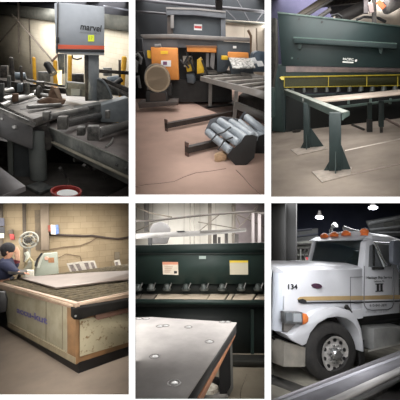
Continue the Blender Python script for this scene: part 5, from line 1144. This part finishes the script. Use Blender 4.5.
part('bumper_bracket', MB().poly([(274, 338), (300, 340), (303, 347), (285, 343), (274, 340)], So(.15), nS * .2), M_dk, root)
# headlight
hdl = part('headlight', MB().poly([(284.4, 311.6), (303, 312.4), (303, 325), (285, 323.6)], So(-.14), nS * .1), mat('headlight_shell', (120, 122, 124), (80, 82, 84), 14, .3, .4), root, .012)
part('lamp_lens', MB().poly([(285.6, 313), (292, 313.2), (292, 321), (286.4, 321.6)], So(-.155), nS * .02), mat('lens_grey', (92, 96, 100), rough=.1, spec=.8), hdl)
part('lamp_lens', MB().poly([(293.4, 313.4), (301.4, 313.8), (301.4, 322), (293.4, 322)], So(-.155), nS * .02), mat('lens_grey2', (140, 144, 148), rough=.1, spec=.8), hdl)
part('turn_signal', MB().poly([(303, 313.4), (307, 314), (309, 317.6), (308.4, 321.6), (306, 324), (303, 324.6)], So(-.145), nS * .1), mat('signal_orange', (206, 118, 62), (180, 96, 48), 9, .3), hdl, .01)
part('headlight_mount', MB().poly([(284, 322), (300, 324), (298, 331), (290, 334), (284, 331)], So(-.005), nS * .1), mat('mount_grey', (120, 116, 112), rough=.6), root)
# fender
fo = [(286, 334.6), (292, 334), (299, 327), (306, 319), (316, 311.6), (328, 308), (340, 307.6), (350, 310.6), (357, 318), (361.4, 329), (363.4, 341), (364, 352)]
fi = [(362.4, 352), (361.4, 341), (358.6, 331), (353.6, 323), (347, 318.6), (338, 316.6), (328, 318), (318, 324), (310.6, 333), (306.6, 344), (303, 346), (292, 340.6)]
part('fender', MB().poly(fo + fi, So(-.10), nS * .35), M_tw, root, .015)
part('wheel_well', MB().poly([(297, 330), (306, 321), (318, 312), (338, 309), (352, 314), (360, 330), (362, 362), (300, 362)], So(.35), nS * .1), M_dk, root)
part('fender_rear', MB().poly([(347, 311), (363, 309), (363, 318), (358, 319)], So(-.04), nS * .1), M_tw, root)
part('mudflap', MB().poly([(362.6, 340), (364.2, 340), (364.8, 364), (360, 366), (360, 352)], So(-.02), nS * .03), M_dk, root)
# wheel: axes along the truck and upright
cw = sp(330.6, 351, .0); rimc = sp(335.4, 354.6, -.02)
X6 = LD; Z6 = UP
rx = (sp(356.4, 351) - sp(304.6, 351)).length / 2; rz = cw.z
rz = (sp(330.6, 321).z - sp(330.6, 381).z) / 2
wroot = part('wheel', MB().lathe(cw + nS * .26, -nS, [(0, .75), (.02, .92), (.08, 1.0), (.26, 1.0), (.30, .93), (.315, .80), (.31, .63), (.29, .60), (.2, .58)], 48, X6 * rx, Z6 * rz), mat('tyre_rubber', (34, 33, 33), (46, 44, 42), 10, .8, bump=.1), root)
rrx = (sp(348.6, 354) - sp(322, 354)).length / 2; rrz = (sp(335, 336.4).z - sp(335, 374).z) / 2
cr = sp(335.4, 354.4, -.03)
M_rim = mat('rim_steel', (196, 192, 188), (160, 157, 154), 12, .35, .3)
rim = part('rim', MB().lathe(cr + nS * .08, -nS, [(0, .6), (.04, .74), (.05, .9), (.085, .99), (.095, 1.0), (.09, .9), (.065, .82), (.05, .60), (.06, .5)], 40, X6 * rrx, Z6 * rrz), M_rim, root)
for i in range(10):
    a = i * 2 * math.pi / 10 + .3; q = cr + nS * .025 + X6 * rrx * .77 * math.cos(a) + Z6 * rrz * .77 * math.sin(a)
    part('hand_hole', MB().lathe(q, -nS, [(0, .1), (.02, .1)], 12, X6 * rrx * 1.05, Z6 * rrz * 1.05), M_black, rim)
    q = cr + nS * .02 + X6 * rrx * .48 * math.cos(a + .3) + Z6 * rrz * .48 * math.sin(a + .3)
    part('lug_nut', MB().cyl(q, q - nS * .04, .018, n=6), M_chr, rim)
part('hub', MB().lathe(cr + nS * .03, -nS, [(0, .36), (.05, .34), (.09, .26), (.1, .12)], 24, X6 * rrx, Z6 * rrz), M_chr, rim)
# cab body
part('cab_side', MB().poly([(363, 316), (363, 268.4), (366, 242), (371, 238), (392, 240), (399, 248), (399, 313), (392, 313.6), (350, 318)], So(.02), nS * .12), M_tw, root, .012)
roofn = [(306.6, 243), (318, 239.4), (334, 236.6), (352, 234.6), (372, 233.4), (386, 235.4), (396, 239.6), (399.5, 246), (399, 250), (392, 243.4), (372, 240.6), (366, 240.8)]
# the cab as a solid set back across the truck's width
apn_b = sp(363, 268.2, .1); apn_t = sp(367.6, 240, .1)
apf_b = hitx(apn_b, nS - LD * .0, 309.5); wcab = (apf_b - apn_b).length
apf_t = apn_t + nS * wcab
zroof = apn_t.z
ws = [apn_b - LD * 0, apn_b + nS * wcab, apn_t + nS * wcab, apn_t]
part('windshield', MB().prism(ws, LD * .03), M_glass, root)
def inset(a, b, w): return MB().beam(a, b, w, w)
part('a_pillar', inset(apn_b - LD * .02, apn_t - LD * .02, .09), M_tw, root)
part('a_pillar', inset(apf_b - LD * .02, apf_t - LD * .02, .07), M_tw, root)
part('windshield_sill', inset(apn_b - LD * .04, apf_b - LD * .04, .06), M_tw, root)
vis = [apn_t - LD * .22 - UP * .02, apf_t - LD * .22 - UP * .02, apf_t + UP * .1, apn_t + UP * .1]
part('sun_visor', MB().prism(vis, LD * .03 + UP * .03), M_tw, root, .008)
rl = LD * 1.5
rs = [(0, 0), (.02, .09), (.12, .16), (.4, .2), (wcab / 2, .22), (wcab - .4, .2), (wcab - .12, .16), (wcab - .02, .09), (wcab, 0)]
ra = [apn_t - nS * .1 + nS * w + UP * z for w, z in rs]; rb = [p + rl - UP * .0 for p in ra]; rm = [p + rl * .45 + UP * .05 for p in ra]
n_ = len(rs); vs = ra + rm + rb
fs = [[k * n_ + i, k * n_ + i + 1, (k + 1) * n_ + i + 1, (k + 1) * n_ + i] for k in range(2) for i in range(n_ - 1)] + [list(range(n_)), list(range(3 * n_ - 1, 2 * n_ - 1, -1)), [0, n_, 2 * n_, 3 * n_ - 1, 2 * n_ - 1, n_ - 1]]
part('roof', MB().add(vs, fs), M_tw, root, .01)
part('cab_back', MB().prism([apn_b + rl - UP * .9, apf_b + rl - UP * .9, apf_t + rl, apn_t + rl], LD * .04), M_tw, root)
part('dash', MB().prism([apn_b + LD * .1 - UP * .05, apf_b + LD * .1 - UP * .05, apf_b + LD * .45 - UP * .05, apn_b + LD * .45 - UP * .05], -UP * .1), M_dk, root)
# door
dr = part('door', MB().poly([(364.6, 268), (365.6, 243), (392, 243.6), (393.4, 306), (391, 308.6), (368.4, 309.8), (365, 307)], So(.008), nS * .03), M_tw, root, .006)
part('window_glass', MB().poly([(369, 267), (370, 245.4), (375, 243.8), (389.6, 245), (391, 266.4)], So(-.004), nS * .02), M_glass, dr)
part('vent_bar', MB().poly([(375.6, 244), (377.6, 244), (387, 266), (384.8, 266.6)], So(-.06), nS * .03), mat('vent_bar_grey', (176, 180, 182), rough=.4), dr)
part('vent_divider', MB().poly([(373.6, 245), (374.8, 245), (374.8, 266), (373.6, 266)], So(-.01), nS * .02), M_dk, dr)
M_ink = mat('black_lettering', (28, 28, 32), rough=.5)
part('door_gap', MB().path([sp(a, b, -.002) for a, b in [(364.4, 266), (364, 300), (364.6, 305.6), (367, 309), (372, 310.4), (388, 309.6), (392, 307.6), (393.8, 303), (393.6, 268)]], .008, 6), mat('gap_grey', (96, 96, 100), rough=.6), dr)
part('door_handle', MB().beam(sp(372.4, 268.4, -.03), sp(383.4, 268.2, -.03), .03, .05), M_dk, dr)
text_px('door_name', 'Heritage Ship Service', (366.6, 279.6), (391.8, 279.2), (366.6, 276.2), So(-.014), M_ink, dr, thick=.002, offset=.025)
text_px('door_town', 'Lebanon, Pa.', (374, 282.4), (384.6, 282.2), (374, 280.4), So(-.014), M_ink, dr, thick=.002, offset=.025)
text_px('door_emblem', 'II', (376.6, 291), (382.6, 290.8), (376.6, 284), So(-.014), M_ink, dr, thick=.002, offset=.03)
part('emblem_bar', MB().poly([(375.6, 283.6), (383.4, 283.4), (383.4, 284.4), (375.6, 284.6)], So(-.012), nS * .003), M_ink, dr)
part('emblem_bar', MB().poly([(375.6, 290.8), (383.4, 290.6), (383.4, 291.6), (375.6, 291.8)], So(-.012), nS * .003), M_ink, dr)
text_px('door_number', '610-841-3691', (369.6, 306.8), (386.8, 306.4), (369.6, 304), So(-.014), M_ink, dr, thick=.002, offset=.015)
text_px('sill_number', 'KYU 186 · US 8391', (365.6, 313.2), (388, 312.4), (365.6, 310.8), So(.012), mat('pale_lettering', (150, 150, 152)), root, thick=.002)
# hood markings
text_px('fleet_number', '134', (288, 289.4), (297.4, 289.4), (288, 284), So(.012), M_ink, root, offset=.025)
cq = sp(317, 286, .005); part('oval_emblem', MB().lathe(cq + nS * .01, -nS, [(0, 1), (.012, 1), (.018, .85)], 28, LD * (sp(322, 286) - sp(317, 286)).length, UP * (sp(317, 283.4).z - sp(317, 286).z)), mat('emblem_maroon', (70, 30, 42), (48, 40, 60), 30, .3), root)
M_gold = mat('gold_stripe', (172, 148, 106), (160, 136, 96), 3, .45)
part('gold_stripe', MB().poly([(297.6, 299), (300, 297), (305, 296.6), (363.4, 295.8), (400, 295), (400, 299), (363.4, 299.8), (306, 300.6), (300, 300.8)], So(.004), nS * .008), M_gold, root)
part('black_stripe', MB().poly([(298, 299.4), (300, 300), (306, 300.4), (307, 302.2), (363.4, 301.4), (400, 300.4), (400, 301.8), (363.4, 303), (303, 303.8), (299, 302.4)], So(.002), nS * .008), M_ink, root)
part('black_curl', MB().poly([(299, 299.6), (303, 298.8), (306, 300.2), (305.6, 303.4), (301, 303.6), (298.4, 301.6)], So(-.002), nS * .008), M_ink, root)
part('panel_seam', MB().path([sp(a, b, .008) for a, b in [(350.4, 277), (350.4, 306), (353, 316)]], .006, 6), mat('gap_grey', (96, 96, 100), rough=.6), root)
part('panel_seam', MB().path([sp(a, b, .008) for a, b in [(350.4, 277.4), (363, 276.8)]], .005, 6), mat('gap_grey', (96, 96, 100), rough=.6), root)
part('hood_latch', MB().beam(sp(346, 306, -.03), sp(350.6, 313, -.03), .05, .06), M_dk, root)
# sill, steps, tank
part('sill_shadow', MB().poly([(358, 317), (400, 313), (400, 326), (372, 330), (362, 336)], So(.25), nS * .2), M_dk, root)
part('air_tank', MB().cyl(sp(364, 323, .35), sp(402, 318, .35), .11), mat('tank_dark', (44, 46, 48), rough=.3, metal=.4), root)
st = part('step_box', MB().hexa([sp(374, 350.6, .0), sp(402, 343, .0), sp(402, 326, .0), sp(374, 328.6, .0)], [p + nS * .6 for p in [sp(374, 350.6, .0), sp(402, 343, .0), sp(402, 326, .0), sp(374, 328.6, .0)]]), mat('step_silver', (172, 172, 170), (152, 152, 150), 4, .35, .5), root, .015)
part('step_plate', MB().prism([sp(368, 352, -.1), sp(404, 343.6, -.1), sp(404, 343.6, .3), sp(368, 352, .3)], UP * .03), mat('step_plate_pale', (190, 188, 182), rough=.4, metal=.4), root)
part('step_end', MB().poly([(365.6, 330), (374, 328.6), (374, 350.6), (366, 349)], So(.3), nS * .3), mat('step_end_grey', (120, 118, 114), rough=.5), root)
part('frame_rail', MB().beam(sp(300, 345, .7), sp(404, 330, .7), .12, .25), M_dk, root)
part('axle', MB().cyl(cw + nS * .2, cw + nS * 2.0, .1), M_dk, root)
wf = cw + nS * 1.75
part('wheel', MB().lathe(wf, nS, [(0, .6), (.02, .92), (.26, 1.0), (.30, .75)], 36, X6 * rx, Z6 * rz), mat('tyre_rubber', (34, 33, 33)), root)
part('underbody', MB().prism([sp(300, 350, .5), sp(400, 345, .5), sp(400, 330, .5), sp(300, 330, .5)], nS * 1.2), M_dk, root)
# roof marker lights and horns
M_or = mat('marker_orange', (224, 120, 56), (200, 92, 40), 12, .35)
for x, y, w in [(324.4, 235.6, 2.6), (334, 234.2, 2.2), (346, 233, 2.2)]:
    q = P.on(x, y, ppl(apn_t - LD * .05, LD)); r_ = .06
    part('marker_light', MB().lathe(q - UP * .06, UP, [(0, 1), (.06, .95), (.1, .6), (.12, .2)], 16, nS * .11, LD * .08), M_or, root)
q = P.on(364.6, 234, ppl(apn_t + LD * .0, LD)); part('marker_light', MB().lathe(q - UP * .04, UP, [(0, 1), (.08, .9), (.14, .5)], 16, nS * .08, LD * .08), M_or, root)
part('marker_light', MB().ball(P.on(364.4, 231.6, ppl(apn_t, LD)), .075, 14, 10, (1.1, 1, .95)), M_or, root)
def hn(l, rr): 
    return part('air_horn', MB().path([P.on(a, b, ppl(apn_t + LD * .4, LD)) for a, b in l], rr, 12), M_chr, root)
hn([(331.6, 234), (331, 230), (332.6, 226.6), (335.6, 224.6)], [.05, .05, .055, .075])
hn([(366, 233), (358, 231.4), (350, 229.6), (344, 228)], [.03, .03, .035, .055])
hn([(360, 234), (353, 232), (345, 231)], [.03, .04, .07])
# mirror
mr = part('mirror', MB().poly([(393, 245), (394, 240.6), (398, 240), (404, 241), (404, 266), (396, 265), (393, 262)], So(-.3), nS * .08), mat('mirror_grey', (96, 100, 108), (84, 88, 96), 3, .4), root, .015)
part('mirror_arm', MB().path([sp(a, b, -.2) for a, b in [(374, 242.4), (384, 243), (394, 243.4)]], .018), M_chr, mr)
part('mirror_arm', MB().path([sp(a, b, -.2) for a, b in [(374, 242.4), (381, 256), (386.6, 264.6), (394, 264)]], .018), M_chr, mr)
part('convex_mirror', MB().lathe(sp(397.6, 267.6, -.3), -nS, [(0, .03), (.05, .09), (.06, .09)], 20), mat('mirror_grey', (132, 136, 142)), mr)
# interior
part('seat', MB().hexa([apn_b + LD * .7 + nS * .3 - UP * .2, apn_b + LD * .7 + nS * .8 - UP * .2, apn_b + LD * .8 + nS * .8 + UP * .45, apn_b + LD * .8 + nS * .3 + UP * .45], [p + LD * .12 for p in [apn_b + LD * .7 + nS * .3 - UP * .2, apn_b + LD * .7 + nS * .8 - UP * .2, apn_b + LD * .8 + nS * .8 + UP * .45, apn_b + LD * .8 + nS * .3 + UP * .45]]), M_bgg, root)
part('steering_wheel', MB().path([apn_b + LD * .42 + nS * (.55 + .2 * math.cos(t * math.pi / 8)) + UP * (.08 + .17 * math.sin(t * math.pi / 8)) + LD * .05 * math.sin(t * math.pi / 8) for t in range(17)], .018), mat('wheel_grey', (120, 122, 120), rough=.5), root)
part('sleeper_curtain', MB().prism([apn_b + LD * 1.2 + nS * .3, apn_b + LD * 1.2 + nS * 1.1, apn_b + LD * 1.2 + nS * 1.1 + UP * .4, apn_b + LD * 1.2 + nS * .3 + UP * .4], LD * .03), mat('inside_pale', (130, 136, 132), (80, 86, 84), 6, .8), root)
part('wiper', MB().path([P.on(a, b, ppl(apn_b - LD * .05, LD)) for a, b in [(313, 264), (322, 263), (334, 266.6)]], .012), M_dk, root)
part('wiper', MB().path([P.on(a, b, ppl(apn_b - LD * .05, LD)) for a, b in [(344, 261), (349, 266), (352, 268)]], .012), M_dk, root)
part('cowl', MB().poly([(309, 266), (363, 266), (363, 269.6), (309, 269.6)], So(.6), nS * .1), mat('cowl_grey', (96, 98, 98), (60, 62, 62), 12, .5), root)

# foreground machine rail
Z1 = .9
def gz(x, y, z): return P.g(x, y, z)
root = thing('machine_rail', 'long grey steel machine rail crossing the foreground', 'rail', gz(400, 420, 0))
fa = hdir(700, HY); 
q0 = gz(271, 399.6, Z1); q1 = gz(400, 351.6, Z1)
def strip(name, l, z, m, th=.03):
    part(name, MB().prism([gz(a, b, z) for a, b in l], (0, 0, -th)), m, root)
def yy(x, xl, yl, xr, yr): return yl + (x - xl) * (yr - yl) / (xr - xl)
XL, XR = 250, 420
def bandpx(a, b):   # a,b: (y at 271, y at 400) of the two borders
    f = lambda k, x: yy(x, 271, k[0], 400, k[1])
    return [(XL, f(a, XL)), (XR, f(a, XR)), (XR, f(b, XR)), (XL, f(b, XL))]
strip('rear_flange', bandpx((400, 350.4), (404, 355)), Z1, mat('rail_dark_violet', (66, 64, 68), (70, 68, 72), 12, .8))
strip('groove_edge', bandpx((404, 355), (407, 357.6)), Z1 + .001, mat('rail_light', (112, 112, 118), rough=.7))
strip('groove', bandpx((407, 357.6), (424, 366.6)), Z1, mat('rail_mid', (56, 55, 60), (68, 67, 72), 4, .7))
strip('front_lip', bandpx((424, 366.6), (430, 371.8)), Z1 + .001, mat('rail_lip', (100, 98, 97), rough=.8))
strip('black_edge', bandpx((430, 371.8), (437, 377.6)), Z1 - .03, M_black)
f_ = bandpx((436, 377), (520, 460))
part('front_face', MB().prism([gz(a, b, .75) for a, b in f_], (0, 0, -.05)), mat('front_face_dark', (32, 29, 29), (38, 35, 35), 4, .6), root)
q = bandpx((402, 352), (430, 371))
part('rail_body', MB().prism([gz(a, b, Z1 - .04) for a, b in q], (0, 0, -.5)), M_irond, root)
solo('floor_channel', MB().prism([gz(a, b, .01) for a, b in [(262, 371), (312, 389), (300, 394), (262, 380)]], (0, 0, -.01)), mat('channel_dark6', (46, 44, 42), (66, 64, 60), 5, .7), 'dark steel channel set along the floor before the bumper', 'channel')
side_fill(B6, True, [(1.4, 2.8, 5)], (.97, .98, 1)); side_fill(B6, False, [(1.4, 2.8, 6.5)], (.97, .98, 1))
fill_strips(B6, 335, [(1.3, 2.4, 4), (2.4, 4.4, 7), (7, 13, 4)], (.97, .98, 1))
# ------------------------------------------------------------------ cut every object where its bay's partitions stand
bpy.context.view_layer.update()
def cut_all():
    for o in list(bpy.data.objects):
        if o.type != 'MESH' or '_b' not in o: continue
        b = BAYS[o['_b']]; x0, y0, x1, y1 = b.rect; x0 -= .12; x1 += .12; y0 -= .12; y1 += .12
        mw = o.matrix_world; inv = mw.inverted()
        c = [wray(x0, y0), wray(x1, y0), wray(x1, y1), wray(x0, y1)]
        mid = wray((x0 + x1) / 2, (y0 + y1) / 2)
        planes = []
        for i in range(4):
            n = c[i].cross(c[(i + 1) % 4]).normalized()
            if n.dot(mid) > 0: n = -n       # outward
            planes.append((EYE, n))
        planes.append((EYE + Vector((0, 1.06, 0)), Vector((0, -1, 0))))
        vs = [mw @ v.co for v in o.data.vertices]
        need = [pl for pl in planes if any((v - pl[0]).dot(pl[1]) > 1e-5 for v in vs)]
        if not need: continue
        if any(all((v - pl[0]).dot(pl[1]) > -1e-5 for v in vs) for pl in need):
            if o.parent is None and o.get('label'): print('OUTSIDE', o.name)
            bpy.data.objects.remove(o); continue
        if o.data.users > 1: o.data = o.data.copy()
        bm = bmesh.new(); bm.from_mesh(o.data)
        for p0, n in need:
            lp = inv @ p0; ln = (inv.to_3x3() @ n).normalized()
            r = bmesh.ops.bisect_plane(bm, geom=bm.verts[:] + bm.edges[:] + bm.faces[:], plane_co=lp, plane_no=ln, clear_outer=True, dist=1e-6)
            es = [g for g in r['geom_cut'] if isinstance(g, bmesh.types.BMEdge) and g.is_valid and len(g.link_faces) == 1]
            if es:
                try: bmesh.ops.holes_fill(bm, edges=es, sides=0)
                except Exception: pass
        if not bm.faces:
            bm.free(); bpy.data.objects.remove(o); continue
        bm.to_mesh(o.data); bm.free()
cut_all()
for o in list(bpy.data.objects):
    if o.type == 'EMPTY' and not o.children: bpy.data.objects.remove(o)
for o in bpy.data.objects:
    for k in ('_o', '_b'):
        if k in o: del o[k]
